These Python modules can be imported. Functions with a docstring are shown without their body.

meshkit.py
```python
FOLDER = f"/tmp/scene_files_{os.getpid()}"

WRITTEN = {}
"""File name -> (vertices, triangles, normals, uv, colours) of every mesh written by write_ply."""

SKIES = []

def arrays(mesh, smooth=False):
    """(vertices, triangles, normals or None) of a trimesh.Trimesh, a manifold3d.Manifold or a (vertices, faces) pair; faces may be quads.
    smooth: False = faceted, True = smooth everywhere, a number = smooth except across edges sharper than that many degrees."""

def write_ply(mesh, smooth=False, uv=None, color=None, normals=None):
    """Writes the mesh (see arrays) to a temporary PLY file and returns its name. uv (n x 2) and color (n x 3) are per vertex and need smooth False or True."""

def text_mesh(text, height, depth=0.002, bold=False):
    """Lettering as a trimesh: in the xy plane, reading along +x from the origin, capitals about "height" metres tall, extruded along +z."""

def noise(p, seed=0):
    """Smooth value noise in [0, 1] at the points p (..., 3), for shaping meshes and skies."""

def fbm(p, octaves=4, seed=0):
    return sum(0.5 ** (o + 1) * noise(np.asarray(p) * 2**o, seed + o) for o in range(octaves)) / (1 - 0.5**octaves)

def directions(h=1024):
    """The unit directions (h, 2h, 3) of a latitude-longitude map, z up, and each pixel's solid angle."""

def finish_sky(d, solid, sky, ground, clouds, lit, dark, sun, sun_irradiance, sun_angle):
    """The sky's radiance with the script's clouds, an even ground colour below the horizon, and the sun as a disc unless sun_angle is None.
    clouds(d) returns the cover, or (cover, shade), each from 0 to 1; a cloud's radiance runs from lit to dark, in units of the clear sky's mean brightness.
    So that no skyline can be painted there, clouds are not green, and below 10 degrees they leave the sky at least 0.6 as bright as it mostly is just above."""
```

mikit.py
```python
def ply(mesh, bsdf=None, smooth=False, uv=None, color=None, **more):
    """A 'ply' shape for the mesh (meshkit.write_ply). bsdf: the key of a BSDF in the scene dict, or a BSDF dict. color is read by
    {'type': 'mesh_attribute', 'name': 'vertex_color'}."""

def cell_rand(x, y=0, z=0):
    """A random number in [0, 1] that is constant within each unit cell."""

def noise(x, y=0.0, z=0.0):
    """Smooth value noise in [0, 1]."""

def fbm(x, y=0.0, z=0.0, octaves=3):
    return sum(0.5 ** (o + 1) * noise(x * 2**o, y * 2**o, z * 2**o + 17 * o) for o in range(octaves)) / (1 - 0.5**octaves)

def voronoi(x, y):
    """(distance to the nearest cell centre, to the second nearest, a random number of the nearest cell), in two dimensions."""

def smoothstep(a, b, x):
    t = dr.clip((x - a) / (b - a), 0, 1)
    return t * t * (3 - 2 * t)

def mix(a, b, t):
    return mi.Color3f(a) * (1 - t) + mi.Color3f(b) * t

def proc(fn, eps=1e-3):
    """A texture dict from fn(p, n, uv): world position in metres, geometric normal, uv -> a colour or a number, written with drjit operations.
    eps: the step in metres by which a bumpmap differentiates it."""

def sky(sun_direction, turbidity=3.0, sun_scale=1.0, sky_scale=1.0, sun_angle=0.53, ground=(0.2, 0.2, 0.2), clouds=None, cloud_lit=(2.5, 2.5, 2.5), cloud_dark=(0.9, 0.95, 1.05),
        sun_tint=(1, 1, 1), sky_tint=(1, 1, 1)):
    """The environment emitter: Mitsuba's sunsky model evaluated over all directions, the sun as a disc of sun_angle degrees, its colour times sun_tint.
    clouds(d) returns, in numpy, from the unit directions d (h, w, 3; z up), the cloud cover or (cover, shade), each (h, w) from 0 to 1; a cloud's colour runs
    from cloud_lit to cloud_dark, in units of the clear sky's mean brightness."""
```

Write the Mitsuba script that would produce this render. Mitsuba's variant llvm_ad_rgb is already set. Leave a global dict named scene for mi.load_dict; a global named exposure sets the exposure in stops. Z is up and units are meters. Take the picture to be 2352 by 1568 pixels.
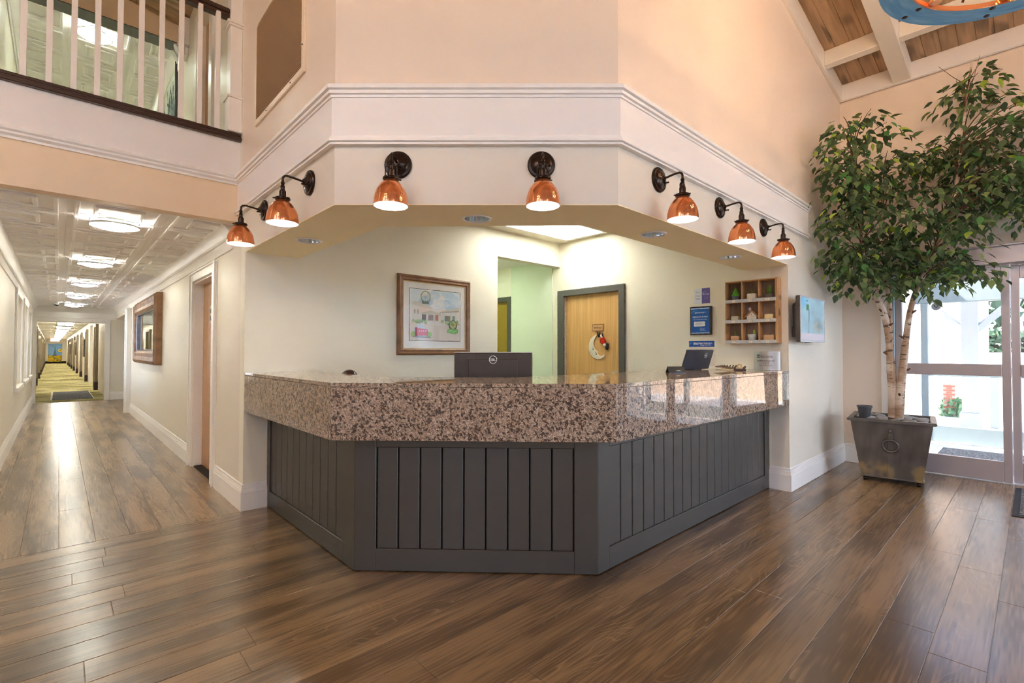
import math, random
import numpy as np, trimesh
import drjit as dr
import mitsuba as mi
from shapely.geometry import Polygon, box as sbox, Point, LineString
from shapely.ops import unary_union
import mikit, meshkit
from mikit import noise, fbm, voronoi, cell_rand, smoothstep, mix, proc

T4 = mi.ScalarTransform4f
scene, labels = {}, {}
rng = np.random.default_rng(7)

# ---------------------------------------------------------------- camera
CAM_H = 1.27
FWD = np.array([0.68133579, 0.73171649, 0.01930099])
UPV = np.array([-0.01429213, -0.01306468, 0.99981251])
EYE = np.array([0.0, 0.0, CAM_H])
scene['camera'] = {'type': 'perspective', 'fov': 92.8785, 'fov_axis': 'x', 'near_clip': 0.05, 'far_clip': 400.0,
                   'to_world': T4().look_at(origin=EYE.tolist(), target=(EYE + FWD).tolist(), up=UPV.tolist())}

# ---------------------------------------------------------------- sky, sun, exposure
def cloud_cover(d):
    n = meshkit.fbm(d * np.array([3.0, 3.0, 6.0]) + 5.0, 4)
    return np.clip((n - 0.42) * 3.0, 0, 0.85)

scene['sky'] = mikit.sky((-0.30, 0.60, 0.74), turbidity=3.0, sun_scale=9.0, sky_scale=18.0, sun_tint=(0.93, 0.98, 1.05), ground=(0.35, 0.34, 0.32),
                         clouds=cloud_cover, cloud_lit=(1.7, 1.7, 1.7), cloud_dark=(1.1, 1.15, 1.25))
exposure = 0.80
SCONCE_L, CORR_L, CHAND_L, TROFFER_L, HALL_L, UP_L = 230.0, 30.0, 190.0, 7.5, 8.0, 44.0
LOBBY_L = 30.0

# ---------------------------------------------------------------- helpers
def lin(r, g, b):
    c = np.array([r, g, b], float) / 255.0
    return tuple(np.where(c <= 0.04045, c / 12.92, ((c + 0.055) / 1.055) ** 2.4).tolist())

def rgb(c):
    return {'type': 'rgb', 'value': [float(x) for x in c]}

_T = None
def _template():
    global _T
    if _T is None:
        pts = []
        for sx in (-1, 1):
            for sy in (-1, 1):
                for sz in (-1, 1):
                    for ax in range(3):
                        pts.append((sx, sy, sz, ax))
        def real(hx, hy, hz, b):
            out = []
            for sx, sy, sz, ax in pts:
                v = np.array([sx * (hx - b), sy * (hy - b), sz * (hz - b)])
                v[ax] = (sx, sy, sz)[ax] * (hx, hy, hz)[ax]
                out.append(v)
            return np.array(out)
        v = real(1, 1, 1, 0.2)
        h = trimesh.convex.convex_hull(v)
        idx = [int(np.argmin(((v - p) ** 2).sum(1))) for p in h.vertices]
        _T = (real, np.array(idx)[h.faces])
    return _T

CUBE_V = np.array([[x, y, z] for x in (-1, 1) for y in (-1, 1) for z in (-1, 1)], float)
CUBE_F = np.array([[0, 1, 3], [0, 3, 2], [4, 6, 7], [4, 7, 5], [0, 4, 5], [0, 5, 1], [2, 3, 7], [2, 7, 6], [0, 2, 6], [0, 6, 4], [1, 5, 7], [1, 7, 3]])

def B(x0, x1, y0, y1, z0, z1, b=0.0):
    """axis box, chamfered by b"""
    lo, hi = np.minimum([x0, y0, z0], [x1, y1, z1]), np.maximum([x0, y0, z0], [x1, y1, z1])
    h, c = (hi - lo) / 2, (hi + lo) / 2
    if b <= 0:
        return trimesh.Trimesh(CUBE_V * h + c, CUBE_F, process=False)
    real, f = _template()
    b = min(b, h.min() * 0.45)
    return trimesh.Trimesh(real(*h, b) + c, f, process=False)

def cat(*ms):
    ms = [m for m in (ms[0] if len(ms) == 1 and isinstance(ms[0], list) else ms)]
    return trimesh.util.concatenate(ms) if len(ms) > 1 else ms[0]

def xf(m, M):
    M = np.asarray(M, float)
    v = m.vertices @ M[:3, :3].T + M[:3, 3]
    f = m.faces
    if np.linalg.det(M[:3, :3]) < 0:
        f = f[:, ::-1]
    return trimesh.Trimesh(v, f, process=False)

def tr(x, y, z):
    M = np.eye(4); M[:3, 3] = (x, y, z); return M

def rotz(a, o=(0, 0, 0)):
    M = np.eye(4); c, s = math.cos(a), math.sin(a)
    M[:2, :2] = [[c, -s], [s, c]]; M[:3, 3] = o; return M

def frame(o, right, up):
    r = np.asarray(right, float); r /= np.linalg.norm(r)
    u = np.asarray(up, float); u = u - r * (u @ r); u /= np.linalg.norm(u)
    M = np.eye(4); M[:3, 0], M[:3, 1], M[:3, 2], M[:3, 3] = r, u, np.cross(r, u), o
    return M

def onE(y, z, x=4.87):   # wall facing -X (seen looking along +X): right is -Y
    return frame((x, y, z), (0, -1, 0), (0, 0, 1))
def onN(x, z, y=4.30):   # wall facing -Y: right is +X
    return frame((x, y, z), (1, 0, 0), (0, 0, 1))

def ext(poly, z0, z1):
    polys = getattr(poly, 'geoms', [poly])
    ms = []
    for p in polys:
        m = trimesh.creation.extrude_polygon(p, z1 - z0, engine='earcut')
        m.apply_translation([0, 0, z0]); ms.append(m)
    return cat(ms)

def slabX(x0, x1, poly):      # poly in (y, z), extruded from x0 to x1
    m = ext(poly, x0, x1); v = m.vertices
    return trimesh.Trimesh(v[:, [2, 0, 1]], m.faces, process=False)
def slabY(y0, y1, poly):      # poly in (x, z), extruded from y0 to y1
    m = ext(poly, -y1, -y0); v = m.vertices
    return trimesh.Trimesh(np.stack([v[:, 0], -v[:, 2], v[:, 1]], 1), m.faces, process=False)

def lathe(prof, n=32, cap=False):
    """prof: (r, z) list from one end to the other, outward when z rises; around z"""
    p = np.array(prof, float); k = len(p); a = np.arange(n) * 2 * np.pi / n
    v = np.stack([p[:, None, 0] * np.cos(a), p[:, None, 0] * np.sin(a), np.repeat(p[:, 1:2], n, 1)], -1).reshape(-1, 3)
    f = []
    for i in range(k - 1):
        for j in range(n):
            a0, a1, b0, b1 = i * n + j, i * n + (j + 1) % n, (i + 1) * n + j, (i + 1) * n + (j + 1) % n
            if p[i, 0] > 1e-9: f.append((a0, a1, b1))
            if p[i + 1, 0] > 1e-9: f.append((a0, b1, b0))
    m = trimesh.Trimesh(v, np.array(f), process=False)
    m.merge_vertices()
    return m

def ylathe(prof, n=32):      # axis along local y (up)
    m = lathe(prof, n)
    return trimesh.Trimesh(np.stack([m.vertices[:, 0], m.vertices[:, 2], -m.vertices[:, 1]], 1), m.faces, process=False)

def tube(path, r, n=8, caps=True):
    p = np.array(path, float); r = np.broadcast_to(np.asarray(r, float), (len(p),))
    t = np.gradient(p, axis=0); t /= np.linalg.norm(t, axis=1, keepdims=True) + 1e-12
    ref = np.array([0.31, 0.17, 0.94]) if abs(t[:, 2]).mean() < 0.8 else np.array([0.95, 0.2, 0.1])
    a = np.cross(t, ref); a /= np.linalg.norm(a, axis=1, keepdims=True) + 1e-12
    b = np.cross(t, a); ang = np.arange(n) * 2 * np.pi / n
    v = p[:, None] + r[:, None, None] * (np.cos(ang)[None, :, None] * a[:, None] + np.sin(ang)[None, :, None] * b[:, None])
    i, j = np.meshgrid(np.arange(len(p) - 1), np.arange(n), indexing='ij')
    q = np.stack([i * n + j, i * n + (j + 1) % n, (i + 1) * n + (j + 1) % n, (i + 1) * n + j], -1).reshape(-1, 4)
    f = np.vstack([q[:, [0, 1, 2]], q[:, [0, 2, 3]]])
    v = v.reshape(-1, 3)
    if caps:
        k = len(v); v = np.vstack([v, p[:1], p[-1:]]); L = (len(p) - 1) * n
        f = np.vstack([f, [[k, (j + 1) % n, j] for j in range(n)], [[k + 1, L + j, L + (j + 1) % n] for j in range(n)]])
    return trimesh.Trimesh(v, f, process=False)

def spline(pts, n=8):
    p = np.array(pts, float)
    from scipy.interpolate import CubicSpline
    s = np.r_[0, np.cumsum(np.linalg.norm(np.diff(p, axis=0), axis=1))]
    return CubicSpline(s, p)(np.linspace(0, s[-1], n))

def mould(path, prof, closed=False):
    """profile (d outward to the LEFT of the path, z) swept along a plan polyline with mitres"""
    P = np.array(path, float); n = len(P); pr = np.array(prof, float)
    seg = np.diff(P, axis=0); seg /= np.linalg.norm(seg, axis=1, keepdims=True)
    nor = np.stack([-seg[:, 1], seg[:, 0]], 1)
    off = []
    for i in range(n):
        a, b = nor[max(i - 1, 0)], nor[min(i, n - 2)]
        off.append((a + b) / (1 + a @ b))
    off = np.array(off)
    k = len(pr)
    v = np.concatenate([np.concatenate([P[i] + off[i] * pr[:, :1], pr[:, 1:]], 1) for i in range(n)])
    f = []
    for i in range(n - 1):
        for j in range(k):
            a0, a1, b0, b1 = i * k + j, i * k + (j + 1) % k, (i + 1) * k + j, (i + 1) * k + (j + 1) % k
            f += [(a0, a1, b1), (a0, b1, b0)]
    tv, tf = trimesh.creation.triangulate_polygon(Polygon(pr), engine='earcut')
    idx = [int(np.argmin(((pr - q) ** 2).sum(1))) for q in tv]
    tf = np.array(idx)[tf]
    f = np.vstack([f, tf, tf[:, ::-1] + (n - 1) * k])
    m = trimesh.Trimesh(v, f, process=False)
    if m.volume < 0:
        m.invert()
    return m

def ico(c, r, sub=2):
    m = trimesh.creation.icosphere(subdivisions=sub, radius=1.0)
    return trimesh.Trimesh(m.vertices * np.asarray(r) + np.asarray(c), m.faces, process=False)

def number(key):
    if key not in scene and key not in labels and not any(k.startswith(key + '__') for k in (scene if False else ())):
        return key
    i = 1
    while f'{key}_{i:03d}' in scene or f'{key}_{i:03d}' in labels:
        i += 1
    return f'{key}_{i:03d}'

_next = {}
def nk(key):
    i = _next.get(key, 0); _next[key] = i + 1
    return key if i == 0 else f'{key}_{i:03d}'

def tag(key, label=None, cat_=None, group=None, kind=None):
    d = {}
    if label: d['label'] = label
    if cat_: d['category'] = cat_
    if group: d['group'] = group
    if kind: d['kind'] = kind
    if d: labels[key] = d

def add(key, mesh, mat, smooth=False, label=None, cat=None, group=None, kind=None, col=None, emit=None, flip=False):
    """one entry; key is numbered when taken"""
    key = key if key in labels and key not in scene else nk(key)
    if col is not None:
        if smooth not in (False, True):
            mesh = trimesh.graph.smooth_shade(trimesh.Trimesh(mesh.vertices, mesh.faces, process=False), angle=np.radians(smooth), facet_minarea=None)
            smooth = True
        c = np.asarray(col, float)
        if c.ndim == 1:
            c = np.tile(c, (len(mesh.vertices), 1))
        d = mikit.ply(mesh, mat, smooth=smooth, color=c)
    else:
        d = mikit.ply(mesh, mat, smooth=smooth)
    if emit is not None:
        d['emitter'] = {'type': 'area', 'radiance': rgb(emit)}
    scene[key] = d
    tag(key, label, cat, group, kind)
    return key

def copyof(key, d, M):
    key = nk(key)
    scene[key] = {**d, 'to_world': T4(np.asarray(M, float).tolist())}
    return key

def thing(key, label, cat, group=None, kind=None):
    key = nk(key); tag(key, label, cat, group, kind); return key

class Print:
    """flat printed matter: coloured polygons in a local xy plane, stacked by layer"""
    def __init__(self): self.v, self.f, self.c, self.n = [], [], [], 0
    def mesh(self, m, col):
        self.v.append(np.asarray(m.vertices)); self.f.append(np.asarray(m.faces) + self.n); self.n += len(m.vertices)
        self.c.append(np.tile(np.asarray(col, float), (len(m.vertices), 1)))
    def poly(self, pts, col, layer=1):
        p = pts if hasattr(pts, 'area') else Polygon(pts)
        p = p if p.is_valid else p.buffer(0)
        for q in getattr(p, 'geoms', [p]):
            if q.area < 1e-9 or q.geom_type != 'Polygon': continue
            tv, tf = trimesh.creation.triangulate_polygon(q, engine='earcut')
            m = trimesh.Trimesh(np.c_[tv, np.full(len(tv), layer * 0.0004)], tf, process=False)
            if len(tf) and m.face_normals[:, 2].mean() < 0: m.invert()
            self.mesh(m, col)
    def rect(self, x0, y0, x1, y1, col, layer=1): self.poly(sbox(x0, y0, x1, y1), col, layer)
    def disc(self, x, y, r, col, layer=1, sx=1.0, n=24):
        a = np.arange(n) * 2 * np.pi / n
        self.poly(np.c_[x + r * sx * np.cos(a), y + r * np.sin(a)], col, layer)
    def line(self, pts, w, col, layer=2): self.poly(LineString(pts).buffer(w / 2, cap_style=2), col, layer)
    def text(self, s, h, x, y, col, layer=3, anchor='l', bold=False, sx=1.0):
        m = meshkit.text_mesh(s, h, 0.0003, bold)
        v = m.vertices.copy(); v[:, 0] *= sx
        w = v[:, 0].max()
        v[:, 0] += x - (w / 2 if anchor == 'm' else w if anchor == 'r' else 0); v[:, 1] += y; v[:, 2] += layer * 0.0004
        self.mesh(trimesh.Trimesh(v, m.faces, process=False), col)
    def build(self, key, M, mat='print_paper', **kw):
        m = trimesh.Trimesh(np.vstack(self.v), np.vstack(self.f), process=False)
        return add(key, xf(m, M), mat, False, col=np.vstack(self.c), **kw)

# ---------------------------------------------------------------- materials
def prin(key, color, rough=0.5, spec=0.5, metal=0.0, coat=0.0, coat_gloss=0.9, sheen=0.0):
    c = color if isinstance(color, dict) else rgb(color)
    d = {'type': 'principled', 'base_color': c, 'roughness': rough if isinstance(rough, dict) else float(rough), 'specular': float(spec), 'metallic': float(metal)}
    if coat: d.update(clearcoat=float(coat), clearcoat_gloss=float(coat_gloss))
    scene[key] = {'type': 'twosided', 'bsdf': d}
    return key

def tex(key, fn, **kw): return prin(key, proc(fn), **kw)
VC = {'type': 'mesh_attribute', 'name': 'vertex_color'}

prin('paint_wall', lin(229, 221, 205), 0.42, 0.4)
prin('paint_warm_lit', lin(228, 211, 193), 0.42, 0.4)  # wall paint tinted warm: lamplight is put into the colour
prin('paint_header', lin(238, 214, 182), 0.5, 0.3)
prin('paint_soffit', lin(248, 236, 194), 0.6, 0.25)
prin('paint_niche', lin(238, 233, 214), 0.5, 0.3)
prin('paint_office', lin(220, 228, 206), 0.55, 0.3)
prin('paint_frieze', lin(238, 233, 228), 0.4, 0.4)
prin('paint_trim', lin(240, 236, 230), 0.32, 0.5)
prin('paint_ceiling', lin(249, 248, 244), 0.62, 0.3)
prin('paint_beam', lin(228, 220, 206), 0.45, 0.4)
prin('rail_dark', lin(52, 32, 24), 0.3, 0.5)
prin('counter_paint', lin(42, 41, 37), 0.42, 1.0, 0.0, 1.0, 0.6)
prin('gap_dark', lin(30, 24, 20), 0.8, 0.2)
prin('bronze', lin(52, 42, 36), 0.22, 0.5, 0.85)
prin('frame_dark', lin(78, 77, 72), 0.4, 0.4)
prin('alum', lin(182, 171, 170), 0.36, 0.5, 0.35)
prin('alum_light', lin(136, 154, 164), 0.4, 0.5, 0.2)
prin('chrome', lin(225, 228, 232), 0.08, 0.5, 1.0)
prin('vc_matte', VC, 0.75, 0.3)
prin('vc_satin', VC, 0.4, 0.45)
prin('vc_gloss', VC, 0.12, 0.5)
prin('vc_metal', VC, 0.25, 0.5, 1.0)
prin('print_paper', VC, 0.5, 0.3)
prin('white_inside', lin(250, 246, 240), 0.5, 0.3)
prin('lamp_glass', lin(250, 248, 240), 0.3, 0.5)
scene['pane'] = {'type': 'thindielectric', 'int_ior': 1.5}
scene['mirror_glass'] = {'type': 'twosided', 'bsdf': {'type': 'conductor', 'material': 'none', 'specular_reflectance': rgb((0.82, 0.86, 0.84))}}
scene['copper'] = {'type': 'twosided', 'bsdf': {'type': 'principled', 'base_color': rgb(lin(232, 146, 92)), 'roughness': 0.11, 'metallic': 0.85, 'specular': 0.6, 'clearcoat': 1.0, 'clearcoat_gloss': 0.97}}
scene['leaf'] = {'type': 'principledthin', 'base_color': VC, 'roughness': 0.34, 'diff_trans': 0.75, 'spec_trans': 0.0, 'eta': 1.4}
scene['leaf_far'] = {'type': 'twosided', 'bsdf': {'type': 'diffuse', 'reflectance': VC}}

def n2(x, y, seed=0):
    """smooth value noise in [0, 1] of two coordinates"""
    x, y = mi.Float(x), mi.Float(y)
    fx, fy = dr.floor(x), dr.floor(y)
    tx, ty = x - fx, y - fy
    tx, ty = tx * tx * (3 - 2 * tx), ty * ty * (3 - 2 * ty)
    base = mi.UInt32(mi.Int32(fx) + 1000000) * 374761393 + mi.UInt32(mi.Int32(fy) + 1000000) * 668265263 + ((int(seed) * 2147483647 + 97) & 0xFFFFFFFF)
    def hh(k):
        h = base + k
        h = (h ^ (h >> 13)) * 1274126177
        return mi.Float((h ^ (h >> 16)) & 0xFFFFFF)
    a = dr.lerp(hh(0), hh(374761393), tx)
    b = dr.lerp(hh(668265263), hh((374761393 + 668265263) & 0xFFFFFFFF), tx)
    return dr.lerp(a, b, ty) * (1.0 / 16777215.0)
def f2(x, y, seed=0, octaves=2):
    return sum(0.5 ** (o + 1) * n2(x * 2 ** o, y * 2 ** o, seed + 17 * o) for o in range(octaves)) / (1 - 0.5 ** octaves)

PW, PL0 = 0.18, 1.22
def wood_pattern(u, v, row, seed):
    """oak floor: u along, v across in metres"""
    t = cell_rand(row, seed)
    o = row * 7.3
    warp = f2(u * 1.6 + o, v * 5.0 + o, 1, 2)
    broad = f2(u * 1.3 + o, v * 9.0, 3, 2)
    fine = n2(u * 8.0 + o, v * 150.0, 5)
    ring = v * 34.0 + warp * 11.0 + n2(u * 5.0 + o, v * 22.0, 7) * 2.6
    r = ring - dr.floor(ring)
    lines = smoothstep(0.72, 0.94, r) * (1 - smoothstep(0.94, 1.0, r))
    mask = smoothstep(0.54, 0.74, n2(u * 1.5 + o, v * 8.0 + row, 9))
    c = mix((0.088, 0.052, 0.024), (0.205, 0.128, 0.062), smoothstep(0.28, 0.70, broad * 0.7 + fine * 0.3))
    c = c * (0.86 + 0.3 * t)
    c = mix(c, (0.36, 0.245, 0.135), lines * mask * 0.36)
    dark = smoothstep(0.58, 0.82, n2(u * 0.9 + o, v * 8.0 + row * 1.9, 13))
    return c * (1 - 0.30 * dark)

def f_floor(p, n, uv):
    lob = p.y < 4.25
    row_l = dr.floor((p.y - 0.145) / PW); row_c = dr.floor((p.x - 0.02) / PW)
    row = dr.select(lob, row_l, row_c + 50)
    u = dr.select(lob, p.x, p.y) + cell_rand(row, 5) * 30
    v = dr.select(lob, p.y - row_l * PW, p.x - row_c * PW)
    return wood_pattern(u, v, row, 1)
prin('oak_floor', proc(f_floor), 0.24, 1.0, 0.0, 1.0, 0.8)

def f_granite(p, n, uv):
    flat = dr.abs(n.z) > 0.5
    a = dr.select(flat, p.x, n.x * p.y - n.y * p.x)
    b = dr.select(flat, p.y, p.z)
    w1 = n2(a * 150, b * 150, 1) - 0.5
    w2 = n2(a * 150, b * 150, 9) - 0.5
    d1, d2, r1 = voronoi(a * 78 + w1 * 1.1, b * 78 + w2 * 1.1)
    r2 = n2(a * 230 + w2 * 2, b * 230 + w1 * 2, 21)
    c = mix((0.47, 0.345, 0.255), (0.30, 0.21, 0.155), smoothstep(0.35, 0.60, r2))
    c = mix(c, (0.62, 0.51, 0.41), smoothstep(0.62, 0.75, 1 - r2) * smoothstep(0.4, 0.6, r1))
    c = mix(c, (0.060, 0.042, 0.036), dr.select(r1 < 0.36, smoothstep(0.56, 0.46, d1 + w1 * 0.35), 0.0))
    return mix(c, (0.085, 0.052, 0.042), smoothstep(0.80, 0.86, r2))
scene['granite'] = {'type': 'twosided', 'bsdf': {'type': 'plastic', 'int_ior': 1.7, 'diffuse_reflectance': proc(f_granite), 'nonlinear': False}}

def f_board(p, n, uv):
    row = dr.floor(p.y / 0.13)
    o = row * 11.7
    g = f2(p.x * 3 + o, p.y * 34, 1, 2)
    k = smoothstep(0.66, 0.86, n2(p.x * 2.6 + o, p.y * 9 + row, 3))
    c = mix((0.24, 0.145, 0.078), (0.44, 0.29, 0.170), g) * (0.8 + 0.4 * cell_rand(row, dr.floor(p.x / 2.4)))
    return c * (1 - 0.55 * k)
tex('ceiling_board', f_board, rough=0.45, spec=0.35)

def f_oakdoor(p, n, uv):
    s = p.x + p.y
    g = f2(s * 60 + n2(s * 4, p.z * 1.1, 3) * 6, p.z * 1.6, 2, 2)
    return mix((0.50, 0.27, 0.085), (0.66, 0.385, 0.14), g)
tex('oak_door', f_oakdoor, rough=0.35, spec=0.45)
def f_elevdoor(p, n, uv):
    s = p.x + p.y
    g = f2(s * 70 + n2(s * 5, p.z * 1.0, 3) * 5, p.z * 1.4, 2, 2)
    return mix((0.36, 0.175, 0.072), (0.50, 0.26, 0.115), g)
tex('warm_door', f_elevdoor, rough=0.35, spec=0.45)
def f_frame(p, n, uv):
    g = f2((p.x + p.y) * 14, p.z * 14, 3, 2)
    return mix((0.12, 0.055, 0.024), (0.27, 0.135, 0.062), g)
tex('walnut', f_frame, rough=0.38, spec=0.45)
def f_rustic(p, n, uv):
    g = f2(p.y * 55 + p.x * 30, p.z * 5, 1, 2)
    k = smoothstep(0.70, 0.88, n2(p.y * 20 + p.x * 15, p.z * 13, 4))
    c = mix((0.36, 0.185, 0.075), (0.56, 0.33, 0.155), g)
    return c * (1 - 0.6 * k)
tex('rustic', f_rustic, rough=0.6, spec=0.3)
def f_rusticback(p, n, uv):
    g = f2(p.y * 30, p.z * 4, 1, 2)
    return mix((0.13, 0.085, 0.06), (0.32, 0.235, 0.18), g) * (0.75 + 0.5 * cell_rand(dr.floor(p.y * 17), 4))
tex('rustic_back', f_rusticback, rough=0.7, spec=0.2)
def f_galv(p, n, uv):
    g = f2(p.x * 60 + p.y * 60, p.z * 60, 3, 2)
    return mix((0.42, 0.43, 0.44), (0.66, 0.68, 0.69), g)
tex('galvanized', f_galv, rough=0.4, spec=0.5, metal=0.35)
def f_bark(p, n, uv):
    q = p.x * 0.8 - p.y * 0.6
    g = f2(q * 16, p.z * 9, 3, 2)
    scars = smoothstep(0.68, 0.78, f2(q * 30 + 3, p.z * 46, 7, 2))
    lent = smoothstep(0.78, 0.86, n2(q * 50, p.z * 150, 8))
    c = mix((0.40, 0.27, 0.18), (0.70, 0.58, 0.47), smoothstep(0.3, 0.7, g))
    return mix(c, (0.075, 0.042, 0.026), dr.maximum(scars * 0.9, lent * 0.55))
tex('birch_bark', f_bark, rough=0.7, spec=0.25)
def f_twig(p, n, uv):
    return mix((0.055, 0.03, 0.018), (0.17, 0.085, 0.05), n2(p.x * 30 + p.y * 30, p.z * 20, 2))
tex('twig_bark', f_twig, rough=0.7, spec=0.25)
def f_planter(p, n, uv):
    g = f2((p.x - p.y) * 7, p.z * 7, 4, 3)
    s = f2((p.x - p.y) * 26, p.z * 4, 3, 2)
    gold = smoothstep(0.50, 0.72, g) * (1 - smoothstep(0.12, 0.30, p.z + (s - 0.5) * 0.1))
    c = mix((0.07, 0.064, 0.058), (0.21, 0.195, 0.18), 0.6 * g + 0.4 * s)
    return mix(c, (0.36, 0.27, 0.12), gold * 0.8)
tex('planter_metal', f_planter, rough=0.38, spec=0.5, metal=0.65)
def f_blue(p, n, uv):
    a = dr.atan2(p.y + 0.0686, p.x - 3.326)
    r = dr.sqrt(dr.square(p.x - 3.326) + dr.square(p.y + 0.0686))
    g = f2(a * 5, r * 60, 2, 2)
    return mix((0.11, 0.40, 0.72), (0.34, 0.66, 0.92), g)
tex('blue_wood', f_blue, rough=0.5, spec=0.35)
def f_carpet(p, n, uv):
    a = f2(p.x * 1.5, p.y * 5.0, 1, 2); b = n2(p.x * 120, p.y * 120, 0)
    c = mix((0.17, 0.145, 0.055), (0.38, 0.34, 0.17), smoothstep(0.35, 0.65, a))
    return c * (0.85 + 0.3 * b)
tex('hall_carpet_weave', f_carpet, rough=0.95, spec=0.1)
def f_mat(p, n, uv):
    b = f2(p.x * 90, p.y * 90, 0, 2)
    return mix((0.05, 0.052, 0.056), (0.21, 0.215, 0.225), smoothstep(0.3, 0.75, b))
tex('mat_fibre', f_mat, rough=0.95, spec=0.1)
def f_vest(p, n, uv):
    g = n2(p.x * 4, p.y * 9, 2)
    j = dr.maximum(smoothstep(0.985, 1.0, p.x / 0.6 - dr.floor(p.x / 0.6)), smoothstep(0.97, 1.0, p.y / 0.3 - dr.floor(p.y / 0.3)))
    return mix((0.52, 0.53, 0.53), (0.66, 0.67, 0.67), g) * (1 - 0.35 * j)
tex('vestibule_tile', f_vest, rough=0.3, spec=0.4)
def f_ground(p, n, uv):
    return mix((0.50, 0.51, 0.52), (0.62, 0.63, 0.64), n2(p.x * 2, p.y * 2, 0))
tex('asphalt', f_ground, rough=0.9, spec=0.1)
def f_stone(p, n, uv):
    return mix((0.16, 0.16, 0.165), (0.45, 0.44, 0.43), f2(p.x * 18 + p.z * 20, p.y * 18, 3, 2))
tex('river_stone', f_stone, rough=0.5, spec=0.4)

# ================================================================ STRUCTURE
W, N, E_, S, XE = 1.085, 4.30, 4.87, 1.53, 6.70
FL, FR = (1.085, 2.585), (2.210, 1.530)          # corners of the chamfered front
CZ, UZ = 2.36, 5.10                              # corridor ceilings
ST = dict(kind='structure')

# ---- floor
add('floor', B(-4.2, 6.84, -5.2, 16.3, -0.12, -0.0035), 'oak_floor', label='brown oak plank floor running through the lobby and into the corridor', **ST)
add('floor', B(1.1, 5.0, 1.7, 6.6, -0.003, 0.0), 'oak_floor', label='plank floor behind the reception counter', **ST)
plank_cache = {}
def plank(x0, x1, y0, y1):
    key = (round(x1 - x0, 3), round(y1 - y0, 3))
    if key not in plank_cache:
        plank_cache[key] = mikit.ply(B(-key[0] / 2, key[0] / 2, -key[1] / 2, key[1] / 2, -0.006, 0.0, 0.0014), 'oak_floor', smooth=False)
    copyof('floor__plank', plank_cache[key], tr((x0 + x1) / 2, (y0 + y1) / 2, 0))
CTR = Polygon([(1.27, 4.3), (1.27, 2.70), (2.26, 1.71), (4.87, 1.71), (4.87, 4.3)])
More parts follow.
